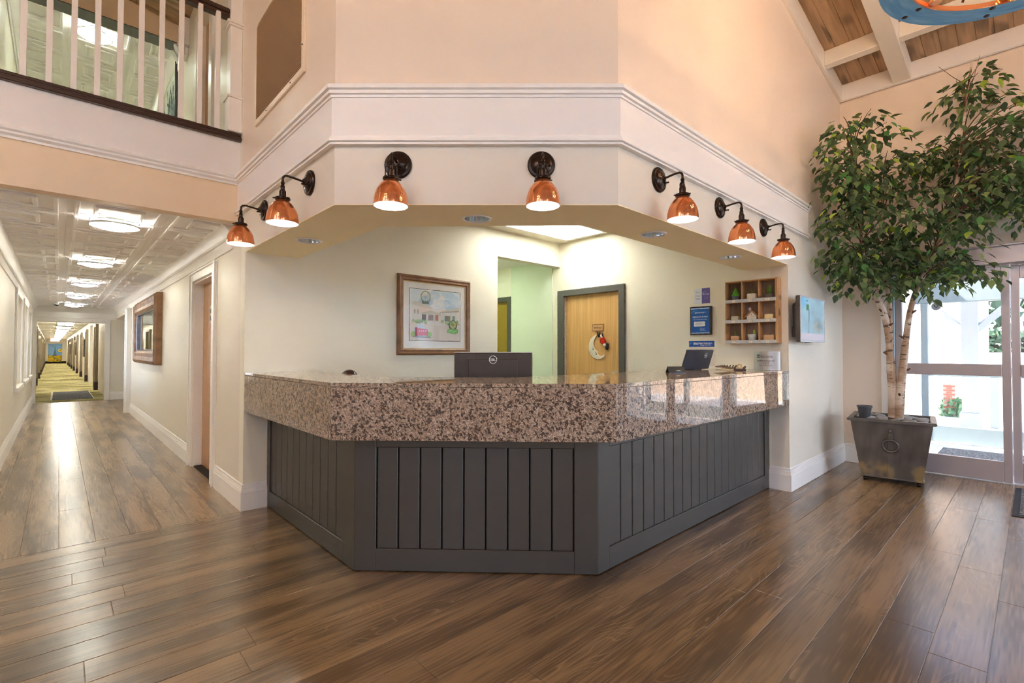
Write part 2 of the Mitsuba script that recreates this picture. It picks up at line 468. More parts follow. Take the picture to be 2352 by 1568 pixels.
def seen(x, y):
    z = FWD[0] * x + FWD[1] * y; l = 0.7318 * x - 0.6815 * y
    return z > 1.55 and abs(l) < 1.08 * z + 0.15
g = 0.0011
for r in range(-9, 24):                            # lobby: planks along X
    y0 = 0.145 + r * PW; y1 = min(y0 + PW, 4.28)
    if y0 > 4.2: continue
    x = -1.6 - float(rng.uniform(0, PL0))
    while x < 6.68:
        xa, xb = max(x, -1.6), min(x + PL0, 6.69)
        lim = 4.86 if y1 > 1.53 else 6.69
        xb2 = min(xb, 1.27 if y0 > 2.72 else xb)
        if y0 > 1.72 and y0 <= 2.72: xb2 = min(xb2, 1.27 + (2.72 - y0) + 0.02)
        elif y1 > 1.53 and y0 <= 1.72: xb2 = min(xb2, lim)
        if xb2 - xa > 0.04 and any(seen(a, b) for a in np.linspace(xa, xb2, 5) for b in (y0, y1)):
            plank(xa + g, xb2 - g, y0 + g, y1 - g)
        x += PL0
xs0 = 0.02 - 3 * PW
for c in range(0, 9):                              # corridor: planks along Y
    xa, xb = max(xs0 + c * PW, -0.445), min(xs0 + (c + 1) * PW, 1.08)
    if xb - xa < 0.02: continue
    y = 4.28 - float(rng.uniform(0, PL0))
    while y < 16.18:
        ya, yb = max(y, 4.282), min(y + PL0, 16.19)
        if yb - ya > 0.04: plank(xa + g, xb - g, ya + g, yb - g)
        y += PL0

# ---- far hall beyond the corridor
def sk(m):                                        # the hall runs off a touch to the left
    v = np.array(m.vertices); v[:, 0] -= 0.0085 * np.maximum(v[:, 1] - 16.3, 0); return trimesh.Trimesh(v, m.faces, process=False)
HX0, HX1, HY0, HY1 = -0.56, 0.97, 16.32, 64.0
add('floor_hall', sk(cat([B(HX0 - .1, HX1 + .9, HY0 - 0.02 + i * 6, HY0 + 6 + i * 6, -0.1, 0.002) for i in range(8)])), 'hall_carpet_weave', label='olive striped carpet of the far guest hall', **ST)
add('wall_hall_left', sk(cat([B(HX0 - .12, HX0, HY0 + i * 6, HY0 + 6 + i * 6, 0, CZ) for i in range(8)])), 'paint_wall', label='left wall of the far carpeted hall', **ST)
add('wall_hall_right', sk(cat([B(HX1, HX1 + .12, HY0, 23.6, 0, CZ), B(HX1 + .9, HX1 + 1.0, 23.0, 26.0, 0, CZ)] + [B(HX1, HX1 + .12, 25.2 + i * 6, 31.2 + i * 6, 0, CZ) for i in range(7)])), 'paint_wall', label='right wall of the far carpeted hall', **ST)
add('wall_hall_end', sk(B(HX0 - .2, HX1 + .2, HY1, HY1 + .1, 0, CZ)), 'paint_wall', label='end wall of the far hall behind the painting', **ST)
add('ceiling_hall', sk(cat([B(HX0 - .12, HX1 + 1.0, HY0 + i * 6, HY0 + 6 + i * 6, CZ, CZ + .1) for i in range(8)])), 'paint_ceiling', label='white panelled ceiling of the far hall', **ST)
for i in range(36):
    add('ceiling_hall__batten', sk(B(HX0, HX1, HY0 + 0.6 + i * 1.22, HY0 + 0.72 + i * 1.22, CZ - 0.025, CZ, 0.008)), 'paint_ceiling')
for i in range(2):
    x0, x1 = ((HX0, HX0 + .02), (HX1 - .02, HX1))[i]
    add('trim_hall', sk(cat([B(x0, x1, HY0 + k * 6, HY0 + 6 + k * 6, CZ - .16, CZ - .02) for k in range(8)])), 'paint_trim', label=('white crown strip along the left wall of the far hall', 'white crown strip along the right wall of the far hall')[i], **ST)
add('baseboard_hall_end', sk(B(HX0, HX1, HY1 - .03, HY1, 0, .22)), 'gap_dark', label='dark baseboard under the painting at the far end of the hall', **ST)

# ---- corridor walls
win_y = [(9.75, 11.05), (11.75, 13.0), (13.65, 14.75)]
lw = sbox(4.48, 0, 16.2, 2.5)
for a, b in win_y: lw = lw.difference(sbox(a, .74, b, 2.06))
add('wall_corridor_left', slabX(-0.60, -0.45, lw), 'paint_wall', label='cream left wall of the corridor with white framed windows', **ST)
add('wall_upstairs_left', B(-0.60, -0.45, 4.60, 16.2, 2.5, 5.9), 'paint_wall', label='upstairs wall left of the balcony opening', **ST)
rw = sbox(4.42, 0, 16.2, 5.9).difference(sbox(5.36, 0, 6.30, 2.015)).difference(sbox(12.72, 0, 16.2, 2.08)).difference(sbox(5.62, 2.75, 6.22, 4.86))
add('wall_corridor_right', slabX(W, W + .16, rw), 'paint_wall', label='cream right wall of the corridor holding the wooden door and the mirror', **ST)
ew = sbox(-0.45, 0, 2.7, 2.5).difference(sbox(-0.395, 0, 0.875, 1.965))
add('wall_corridor_end', slabY(16.2, 16.32, ew), 'paint_wall', label='end wall of the corridor around the wide hall opening', **ST)
add('wall_passage', cat(B(2.6, 2.7, 12.6, 16.2, 0, 2.5), B(1.24, 2.6, 12.6, 12.72, 0, 2.5)), 'paint_wall', label='walls of the side passage at the corridor end', **ST)
# ---- balcony slab and header
add('floor_upstairs', cat(B(-4.1, W, 4.585, 16.3, 2.42, 2.75), B(W, 2.7, 12.5, 16.3, 2.42, 2.75)), 'paint_wall', label='upstairs floor slab above the corridor', **ST)
add('wall_header', B(-4.1, W, 4.48, 4.59, 2.33, 2.635), 'paint_header', label='tan header beam over the corridor opening', **ST)
add('wall_balcony', B(-4.1, W, 4.48, 4.59, 2.635, 2.995), 'paint_frieze', label='pale balcony curb under the dark railing', **ST)
add('trim_balcony', mould([(1.062, 4.48), (-4.0, 4.48)], [(0, 2.63), (.014, 2.63), (.016, 2.645), (.03, 2.66), (.03, 2.672), (.042, 2.684), (.042, 2.70), (0, 2.70)]), 'paint_trim', label='white moulding along the balcony face', **ST)
# ---- ceilings of corridor, tin tiles
add('ceiling_corridor', B(-0.45, 2.7, 4.59, 16.2, CZ, CZ + .06), 'paint_ceiling', label='white pressed tile ceiling of the corridor', **ST)
tile_cache = {}
def tile(x0, x1, fx0, L, z):
    """one embossed tile: the full pattern starts at fx0, clipped to x0..x1; y from 0 to L"""
    ms = [B(x0 + .002, x1 - .002, .002, L - .002, z - .004, z + .001, .0015)]
    Wt = 0.615
    def bead(a, b, c, d, h):
        a, b = max(a + fx0, x0 + .004), min(b + fx0, x1 - .004)
        if b - a > .004: ms.append(B(a, b, c, d, z - h, z - .003, .009))
    for i, h in ((.045, .022), (.155, .026)):
        w = .028
        bead(i, Wt - i, i, i + w, h); bead(i, Wt - i, L - i - w, L - i, h)
        bead(i, i + w, i + w, L - i - w, h); bead(Wt - i - w, Wt - i, i + w, L - i - w, h)
    bead(.20, Wt - .20, .20, L - .20, .012)
    return cat(ms)
cols = [(-0.45, 0.03, 0.03 - .615), (0.03, 0.645, 0.03), (0.645, W, 0.645)]
for pre, z, y0, rows in (('ceiling_corridor__tile', CZ, 4.60, 19), ('ceiling_upstairs__tile', UZ, 7.28, 10)):
    for k in range(rows):
        for x0, x1, fx in cols:
            ck = (x0, z)
            if ck not in tile_cache: tile_cache[ck] = mikit.ply(tile(x0, x1, fx, 0.61, z), 'paint_ceiling', smooth=False)
            copyof(pre, tile_cache[ck], tr(0, y0 + k * .61, 0))
add('ceiling_upstairs', B(-0.45, W, 7.25, 16.2, UZ, UZ + .3), 'paint_ceiling', label='white pressed tile ceiling of the upstairs corridor', **ST)
add('wall_upstairs_header', B(-0.45, W, 7.07, 7.27, 5.01, 5.7), 'paint_header', label='upstairs bulkhead in front of the tiled ceiling', **ST)
add('wall_upstairs_end', B(-0.45, W, 13.6, 13.7, 2.75, 5.1), 'paint_wall', label='far end wall of the upstairs corridor', **ST)
CROWN = lambda t: [(0, t - .22), (.012, t - .22), (.012, t - .125), (.022, t - .12), (.022, t - .105), (.03, t - .098), (.042, t - .07), (.066, t - .036), (.085, t - .026), (.085, t), (0, t)]
add('trim_crown', mould([(W, 4.66), (W, 16.2)], CROWN(CZ)), 'paint_trim', smooth=35, label='white crown moulding along the right of the corridor ceiling', **ST)
add('trim_crown', mould([(-.45, 16.2), (-.45, 4.66)], CROWN(CZ)), 'paint_trim', smooth=35, label='white crown moulding along the left of the corridor ceiling', **ST)
add('trim_crown', mould([(W, 16.2), (-.45, 16.2)], [(0, 2.06), (.01, 2.06), (.01, 2.2), (.05, 2.36), (0, 2.36)]), 'paint_trim', label='white moulding over the hall opening', **ST)
add('trim_crown', mould([(W, 7.28), (W, 13.6)], CROWN(UZ)), 'paint_trim', smooth=35, label='white crown moulding right of the upstairs ceiling', **ST)
add('trim_crown', mould([(-.45, 13.6), (-.45, 4.7)], CROWN(UZ)), 'paint_trim', smooth=35, label='white crown moulding left of the upstairs ceiling', **ST)
add('trim_crown', B(-0.45, 1.0, 7.06, 7.28, 5.002, 5.012), 'frame_dark', label='grey underside strip of the upstairs bulkhead', **ST)
# ---- baseboards
BB = [(0, 0), (.018, 0), (.018, .142), (.014, .150), (.014, .160), (.010, .168), (.010, .178), (.006, .186), (.006, .202), (0, .21)]
add('baseboard_left', mould([(1.262, N), (W, N), (W, 5.225)], BB), 'paint_trim', label='white stepped baseboard round the pier left of the counter', **ST)
add('baseboard_left', mould([(W, 6.405), (W, 12.6)], BB), 'paint_trim', label='white stepped baseboard along the corridor under the mirror', **ST)
add('baseboard_left', mould([(-.45, 16.2), (-.45, 4.5)], BB), 'paint_trim', label='white stepped baseboard along the left corridor wall', **ST)
add('baseboard_left', mould([(2.6, 16.2), (.97, 16.2)], BB), 'paint_trim', label='white baseboard in the side passage', **ST)
add('baseboard_right', mould([(XE, 1.17), (XE, S), (E_, S), (E_, 1.70)], BB), 'paint_trim', label='white stepped baseboard under the television and behind the planter', **ST)
# ---- niche around the counter
cans = [(1.306, 3.543), (1.818, 2.264), (2.928, 1.748), (4.104, 1.733)]
ring = Polygon([(E_, S), FR, FL, (W, N), (1.50, N), (1.50, 2.83), (2.40, 1.93), (E_, 1.93)])
for c in cans: ring = ring.difference(Point(c).buffer(.077, 24))
add('wall_fascia', cat(ext(ring, 2.066, 2.72)), 'paint_wall', label='bulkhead wall over the counter carrying the copper lamps', **ST)
add('ceiling_soffit', ext(ring, 2.06, 2.066), 'paint_soffit', label='tan underside of the bulkhead with recessed can lights', **ST)
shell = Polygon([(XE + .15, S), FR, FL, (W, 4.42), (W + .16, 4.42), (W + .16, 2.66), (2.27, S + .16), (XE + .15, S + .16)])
add('wall_front', ext(shell, 2.72, 5.6), 'paint_warm_lit', label='upper wall above the white frieze, warm lamplight put into its peach colour', **ST)
nw = unary_union([sbox(W, 0, 3.77, 2.75), sbox(3.77, 2.385, E_, 2.75)])
add('wall_niche_back', slabY(N, N + .12, nw), 'paint_niche', label='cream back wall behind the counter with the framed picture', **ST)
er = sbox(S + .15, 0, 6.6, 2.9).difference(sbox(3.36, 0, 4.215, 1.985)).difference(sbox(5.32, 0, 6.2, 2.0))
add('wall_niche_right', slabX(E_, E_ + .12, er), 'paint_niche', label='cream wall behind the counter with the manager door and wall shelf', **ST)
add('ceiling_niche', ext(Polygon([(1.25, N), (1.25, 2.72), (2.30, 1.70), (E_, 1.70), (E_, N)]), 2.70, 2.78), 'paint_niche', label='raised ceiling behind the bulkhead over the counter', **ST)
add('wall_right', slabY(S, S + .15, sbox(E_, 0, XE + .15, 2.72)), 'paint_wall', label='pale wall with the television between counter and entrance', **ST)
add('wall_office', cat(B(3.2, 5.0, 6.5, 6.6, 0, 2.6), B(3.2, 3.3, 4.42, 6.5, 0, 2.6)), 'paint_office', label='pale green back office walls', **ST)
add('wall_office_side', B(E_ - .012, E_, 4.425, 5.24, 0, 2.5), 'paint_office', label='pale green wall beside the olive office door', **ST)
add('ceiling_office', B(3.2, 5.0, 4.42, 6.6, 2.5, 2.6), 'paint_ceiling', label='ceiling of the back office passage', **ST)
# frieze and trims
FP = [(5.40, S), FR, FL, (W, 4.478)]
add('trim_frieze', mould(FP, [(0, 2.40), (.022, 2.40), (.022, 2.68), (0, 2.68)]), 'paint_frieze', label='white frieze band above the copper lamps', **ST)
add('trim_frieze', mould(FP, [(0, 2.383), (.03, 2.383), (.03, 2.393), (.04, 2.398), (.04, 2.412), (.031, 2.416), (.031, 2.428), (.024, 2.432), (0, 2.432)]), 'paint_trim', label='lower white moulding of the frieze', **ST)
add('trim_frieze', mould(FP, [(0, 2.638), (.028, 2.638), (.03, 2.65), (.04, 2.655), (.04, 2.672), (.052, 2.678), (.052, 2.70), (0, 2.70)]), 'paint_trim', label='upper white moulding of the frieze', **ST)

# ---- lobby shell outside the view: most openings are added to let in fill daylight
bw = sbox(-4.2, 0, XE + .15, 6.2)
for a, b in ((2.2, 4.1), (4.5, 6.4)): bw = bw.difference(sbox(a, .3, b, 3.1))  # unseen openings added for daylight from behind
for a, b in ((-3.0, -1.7), (-.9, .4)): bw = bw.difference(sbox(a, 3.0, b, 4.5))  # high openings added for neutral fill on the frieze
add('wall_back', slabY(-5.2, -5.0, bw), 'paint_wall', label='lobby wall behind the camera', **ST)
lbw = sbox(-5.0, 0, 4.48, 6.3)
for a, b in ((-2.6, -2.0), (-1.9, -1.3)): lbw = lbw.difference(sbox(a, 1.3, b, 2.3))
for a, b in ((-3.6, -2.4), (-1.8, -.6), (.2, 1.4)): lbw = lbw.difference(sbox(a, 3.0, b, 4.5))  # clerestory gaps added to bring in neutral fill
add('wall_left', slabX(-4.2, -4.0, lbw), 'paint_wall', label='lobby wall left of the camera', **ST)
add('wall_left', cat(B(-4.0, -0.46, 4.48, 4.58, 0, 2.33), B(-4.0, -0.6, 4.6, 4.7, 2.75, 6.2)), 'paint_wall', label='lobby wall left of the corridor opening', **ST)

# ---- sloped plank ceiling with white beams
SL = 0.149
def zc(x): return 4.38 + SL * (XE - x)
M_SL = np.eye(4)                                   # local x runs down the slope towards +X, z is up from the boards
_d = math.hypot(1, SL)
M_SL[:3, 0] = (1 / _d, 0, -SL / _d); M_SL[:3, 2] = (SL / _d, 0, 1 / _d); M_SL[:3, 3] = (XE, 0, 4.38)
Ls = 11.2 * _d
add('ceiling', xf(B(-Ls, .25, -5.3, 7.25, .016, .3), M_SL), 'ceiling_board', label='sloped lobby ceiling of brown planks', **ST)
pc = {}
def cplank(xa, xb, ya, yb):
    k = (round(xb - xa, 3), round(yb - ya, 3))
    if k not in pc: pc[k] = mikit.ply(B(-k[0] / 2, k[0] / 2, -k[1] / 2, k[1] / 2, 0, .015, .003), 'ceiling_board', smooth=False)
    copyof('ceiling__plank', pc[k], M_SL @ tr((xa + xb) / 2, (ya + yb) / 2, 0))
for k in range(20):
    y = S - .003 - k * .13
    cut = -float(rng.uniform(.4, 2.4))
    for a, b in ((-2.9, cut), (cut, 0)):
        cplank(a + .001, b - .001, y - .128, y)
for k in range(17):
    y = 7.06 - k * .13
    cut = -float(rng.uniform(5.4, 6.6))
    for a, b in ((-7.2, cut), (cut, -5.0)):
        if y - .128 > 4.9: cplank(a + .001, b - .001, y - .128, y)
def beam(key, x0, x1, y0, y1, drop, label, b=.006):
    add(key, xf(B(x0, x1, y0, y1, -drop, 0.0, b), M_SL), 'paint_beam', label=label, **ST)
beam('beam', -Ls + .3, -.0, 0.865, 1.02, .195, 'broad white ceiling beam running down to the entrance wall above the tree')
beam('beam', -Ls + .3, -.0, -1.62, -1.47, .195, 'white ceiling beam further along the lobby')
beam('beam', -Ls + .3, -.0, -4.1, -3.95, .195, 'white ceiling beam at the back of the lobby')
beam('beam', -4.4, -.0, S - .035, S, .2, 'white ledger board where the plank ceiling meets the television wall', .004)
for i, (a, b) in enumerate(((1.02, S - .035), (-1.47, .865))):
    for j, x in enumerate((-.70, -2.05, -3.4)):
        beam('purlin', x - .045, x + .045, a, b, .17, f"white cross beam {('left of', 'right of')[i]} the broad ceiling beam, {('nearest', 'second from', 'third from')[j]} the entrance wall")
add('beam_ledger', xf(B(-.035, 0, -5.0, S, -.2, 0, .004), M_SL), 'paint_frieze', label='white ledger board along the top of the entrance wall', **ST)

# ---- entrance wall, sliding doors, vestibule
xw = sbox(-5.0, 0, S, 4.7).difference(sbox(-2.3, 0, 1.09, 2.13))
add('wall_entrance', slabX(XE, XE + .15, xw), 'paint_warm_lit', label='entrance wall over the sliding glass doors, its beige tinted for warm lamplight', **ST)
add('trim_entrance', cat(B(6.675, 6.86, 1.09, 1.165, 0, 2.13, .004)), 'paint_trim', label='white jamb left of the sliding doors', **ST)
d3 = thing('door_1', 'aluminium framed sliding entrance doors with tall glass panes', None, kind='structure')
add('door_1__header', cat(B(6.60, 6.86, -2.3, 1.09, 2.115, 2.30, .006), B(6.575, 6.6, -2.3, 1.09, 2.28, 2.30, .003)), 'alum')
add('door_1__jamb', B(6.66, 6.80, 1.04, 1.09, 0, 2.115, .004), 'alum_light')
def leaf_door(x, y0, y1, sr):
    st = sr
    add('door_1__frame', cat(B(x, x + .045, y0, y0 + st, .008, 2.11, .004), B(x, x + .045, y1 - st, y1, .008, 2.11, .004),
        B(x, x + .045, y0 + st, y1 - st, .008, .205, .004), B(x, x + .045, y0 + st, y1 - st, 1.98, 2.11, .004)), 'alum')
    add('door_1__rail', cat(B(x - .012, x + .05, y0 + st, y1 - st, 1.03, 1.145, .004)), 'alum')
    for z0, z1 in ((.205, 1.03), (1.145, 1.98)):
        add('door_1__pane', B(x + .021, x + .0212, y0 + st, y1 - st, z0, z1), 'pane')
leaf_door(6.70, 0.157, 1.04, .062)
leaf_door(6.755, -0.70, 0.155, .062)
leaf_door(6.755, -1.55, -0.702, .062)
leaf_door(6.70, -2.30, -1.552, .062)
# vestibule
add('floor_vestibule', B(6.70, 9.2, -2.6, 1.2, -.1, .002), 'vestibule_tile', label='pale floor between the two sets of entrance doors', **ST)
add('wall_vestibule', cat(B(6.85, 9.1, 1.165, 1.28, 0, .12), B(6.85, 9.1, 1.165, 1.28, 2.3, 2.6), B(6.85, 6.98, 1.165, 1.28, 0, 2.4), B(7.9, 8.02, 1.165, 1.28, 0, 2.4), B(8.9, 9.1, 1.165, 1.28, 0, 2.4)), 'paint_trim', label='white framed side wall of the entrance vestibule', **ST)
add('wall_vestibule', B(6.85, 9.1, -2.7, -2.6, 0, 2.6), 'paint_trim', label='far side wall of the entrance vestibule', **ST)
add('window_4', cat(B(6.98, 7.9, 1.22, 1.2203, .12, 2.3), B(8.02, 8.9, 1.22, 1.2203, .12, 2.3)), 'pane', label='glass side panes of the vestibule', **ST)
add('ceiling_vestibule', cat(B(6.70, 6.95, -2.7, 1.3, 2.42, 2.55), B(8.9, 9.2, -2.7, 1.3, 2.42, 2.55), B(6.95, 8.9, 1.1, 1.3, 2.42, 2.55), B(6.95, 8.9, -2.7, -2.5, 2.42, 2.55), *[B(6.95, 8.9, y - .04, y + .04, 2.42, 2.55) for y in (.2, -.7, -1.6)]), 'paint_trim', label='unseen white ceiling bars over the vestibule, left open to add daylight', **ST)  # gaps added so sky and sun brighten the vestibule
d4 = thing('door_2', 'white framed outer vestibule doors with glass', None, kind='structure')
add('door_2__header', B(8.98, 9.12, -2.6, 1.16, 1.95, 2.42, .006), 'alum_light')
for y in (1.03, 0.13, -0.74, -1.65, -2.5):
    add('door_2__post', B(8.98, 9.08, y, y + .075, 0, 1.95, .004), 'alum_light')
for y0, y1 in ((.205, 1.03), (-.665, .13), (-1.575, -.74), (-2.425, -1.65)):
    add('door_2__rail', cat(B(8.99, 9.07, y0, y1, .02, .24, .004), B(8.99, 9.07, y0, y1, .93, 1.06, .004)), 'alum_light')
    add('door_2__pane', cat(B(9.03, 9.0302, y0, y1, .24, .93), B(9.03, 9.0302, y0, y1, 1.06, 1.95)), 'pane')

# ---- corridor windows
for i, (a, b) in enumerate(win_y):
    k = f'window_{i + 1}'
    tag(k, ('white framed corridor window nearest the lobby', 'middle white framed window of the corridor', 'white framed corridor window nearest the far hall')[i], None, None, 'structure')
    add(k + '__casing', cat(B(-.45, -.425, a - .09, b + .09, 2.06, 2.15, .004), B(-.45, -.425, a - .09, a, .74, 2.06, .004), B(-.45, -.425, b, b + .09, .74, 2.06, .004)), 'paint_trim')
    add(k + '__sill', B(-.46, -.40, a - .11, b + .11, .68, .74, .005), 'paint_trim')
    add(k + '__sash', cat(B(-.54, -.50, a, a + .05, .74, 2.06), B(-.54, -.50, b - .05, b, .74, 2.06), B(-.54, -.50, a, b, .74, .80), B(-.54, -.50, a, b, 2.0, 2.06), B(-.53, -.505, a, b, 1.38, 1.42)), 'paint_trim')
    add(k + '__pane', cat(B(-.521, -.5208, a + .05, b - .05, .8, 1.38), B(-.521, -.5208, a + .05, b - .05, 1.42, 2.0)), 'pane')
# ---- doors and casings
tag('door_3', 'warm brown wooden door set back in a white casing left of the counter', None, None, 'structure')
add('door_3__panel', B(1.172, 1.215, 5.36, 6.30, .012, 2.015, .003), 'warm_door')
add('door_3__casing', cat(B(1.062, 1.087, 6.30, 6.405, 0, 2.105, .005), B(1.062, 1.087, 5.222, 5.36, 0, 2.105, .005), B(1.062, 1.087, 5.36, 6.30, 2.015, 2.105, .005),
    B(1.05, 1.064, 6.385, 6.412, 0, 2.118, .003), B(1.05, 1.064, 5.218, 5.24, 0, 2.118, .003), B(1.05, 1.064, 5.222, 6.405, 2.098, 2.118, .003)), 'paint_trim')
add('door_3__jamb', cat(B(1.086, 1.21, 6.285, 6.302, 0, 2.015), B(1.086, 1.21, 5.358, 5.375, 0, 2.015), B(1.086, 1.21, 5.36, 6.30, 2.0, 2.017)), 'paint_trim')
add('door_3__sill', B(1.10, 1.22, 5.375, 6.285, 0, .012, .002), 'gap_dark')
add('door_3__plate', B(1.163, 1.172, 5.80, 5.93, 1.555, 1.735, .003), 'vc_satin', col=lin(196, 178, 148))
add('door_3__plate_button', cat(B(1.158, 1.164, 5.84, 5.89, 1.585, 1.63, .003), B(1.158, 1.164, 5.84, 5.89, 1.66, 1.705, .003)), 'vc_satin', col=lin(80, 70, 60))
tag('door_4', 'pale oak manager door in a dark grey metal frame', None, None, 'structure')
add('door_4__panel', B(4.905, 4.95, 3.36, 4.215, .01, 1.985, .003), 'oak_door')
add('door_4__frame', cat(B(4.845, 4.96, 4.215, 4.325, 0, 2.065, .006), B(4.845, 4.96, 3.275, 3.36, 0, 2.065, .006), B(4.845, 4.96, 3.275, 4.325, 1.985, 2.065, .006)), 'frame_dark')
add('door_4__handle', xf(cat(tube([(0, 0, 0), (0, 0, .05)], .011, 12), lathe([(.0, .05), (.02, .052), (.028, .06), (.03, .072), (.024, .085), (.0, .09)], 20), lathe([(0, 0), (.03, 0.001), (.03, .006), (0, .007)], 20)), onE(3.43, 1.0, 4.905)), 'chrome', smooth=40)
tag('door_5', 'olive brown office door glimpsed through the opening behind the counter', None, None, 'structure')
add('door_5__panel', B(4.905, 4.95, 5.32, 6.2, .01, 2.0, .003), 'vc_satin', col=lin(150, 122, 34))
add('door_5__frame', cat(B(4.845, 4.96, 6.2, 6.28, 0, 2.07, .006), B(4.845, 4.96, 5.24, 5.32, 0, 2.07, .006), B(4.845, 4.96, 5.24, 6.28, 2.0, 2.07, .006)), 'frame_dark')
tag('door_6', 'upstairs brown wooden door behind the balcony railing', None, None, 'structure')
add('door_6__panel', B(1.15, 1.19, 5.62, 6.22, 2.76, 4.86), 'warm_door')
add('door_6__casing', cat(B(1.06, 1.20, 6.22, 6.36, 2.75, 4.95, .005), B(1.06, 1.20, 5.48, 5.62, 2.75, 4.95, .005), B(1.06, 1.20, 5.48, 6.36, 4.86, 4.97, .005)), 'paint_trim')
add('trim_hall_opening', cat(B(-.465, -.39, 16.17, 16.2, 0, 1.97, .004), B(.87, .97, 16.17, 16.2, 0, 1.97, .004), B(-.465, .97, 16.17, 16.2, 1.965, 2.06, .004),
    B(-.40, -.385, 16.2, 16.34, 0, 1.965), B(.865, .88, 16.2, 16.34, 0, 1.965), B(-.4, .88, 16.2, 16.34, 1.955, 1.97)), 'paint_trim', label='white casing of the wide hall opening at the corridor end', **ST)
add('trim_passage', cat(B(.985, 1.26, 12.60, 12.72, 0, 2.13, .006), B(1.0, 1.10, 12.50, 12.60, 0, 2.13, .006)), 'paint_trim', label='white casing at the near edge of the side passage', **ST)

# ================================================================ RECEPTION COUNTER
ctr = thing('reception_counter', 'dark charcoal beadboard reception counter with chamfered front corner', 'counter')
a0, yL, sC, bC = 1.262, 2.69, 0.99, 1.70
faces = [  # origin at floor, right direction, length, first board start, number of boards
    ((a0, 4.30, 0), (0, -1, 0), 1.61, 0.067, 11), ((a0, yL, 0), (1, -1, 0), sC * math.sqrt(2), 0.1265, 9), ((a0 + sC, bC, 0), (1, 0, 0), 4.87 - a0 - sC, 0.110, 19)]
core = Polygon([(1.29, 4.298), (1.29, 2.702), (2.264, 1.728), (4.868, 1.728), (4.868, 1.86), (2.32, 1.86), (1.42, 2.76), (1.42, 4.298)])
add(ctr + '__body', ext(core, 0.0, .80), 'counter_paint')
Zb, Zt, BWd = .131, .712, .1265
for o, r, L, s0, nb in faces:
    M = frame(o, r, (0, 0, 1))
    s1 = s0 + nb * BWd
    m = cat(B(0.001, s0, 0.004, .80, -.03, 0, .003), B(s1, L - .001, 0.004, .80, -.03, 0, .003), B(s0 - .003, s1 + .003, 0.004, Zb, -.03, 0, .004), B(s0 - .003, s1 + .003, Zt, .80, -.03, 0, .004))
    add(ctr + '__panel_frame', xf(m, M), 'counter_paint')
    add(ctr + '__panel_back', xf(B(s0, s1, Zb, Zt, -.030, -.024), M), 'gap_dark')
    bd = B(.004, BWd - .004, Zb - .002, Zt + .002, -.026, -.011, .004)
    for k in range(nb):
        copyof(ctr + '__board', mikit.ply(bd, 'counter_paint') if k == 0 else scene[lastb], M @ tr(s0 + k * BWd, 0, 0))
        if k == 0: lastb = [q for q in scene if q.startswith(ctr + '__board')][-1]
top = thing('granite_countertop', 'polished pinkish brown granite countertop with deep apron', 'countertop')
outer = [(E_ - .001, 1.527), (2.183, 1.527), (1.089, 2.619), (1.089, N - .001)]
slab = Polygon(outer + [(1.60, N - .001), (1.60, 2.968), (2.218, 2.35), (E_ - .001, 2.35)])
def bev_prism(poly, z0, z1, b):
    q = poly.buffer(-b, join_style=2)
    return cat(ext(poly, z0 + b, z1 - b), ext(q, z1 - b, z1), ext(q, z0, z0 + b))
add(top + '__slab', bev_prism(slab, 1.0735, 1.094, .0012), 'granite')
def apron(p, q):
    p, q = np.array(p), np.array(q); d = q - p; L = np.linalg.norm(d); d /= L
    add(top + '__apron', xf(B(.0012, L - .0012, .782, 1.0715, -.026, -.001, .0012), frame((p[0], p[1], 0), (d[0], d[1], 0), (0, 0, 1))), 'granite')
apron((1.089, N), (1.089, 2.619)); apron((1.089, 2.619), (2.183, 1.527)); apron((2.183, 1.527), (3.70, 1.527)); apron((3.70, 1.527), (E_, 1.527))
und = Polygon([(E_ - .002, 1.553), (2.194, 1.553), (1.115, 2.630), (1.115, N - .002), (1.43, N - .002), (1.43, 2.765), (2.325, 1.87), (E_ - .002, 1.87)])
add(top + '__underside', ext(und, .79, .802), 'gap_dark')

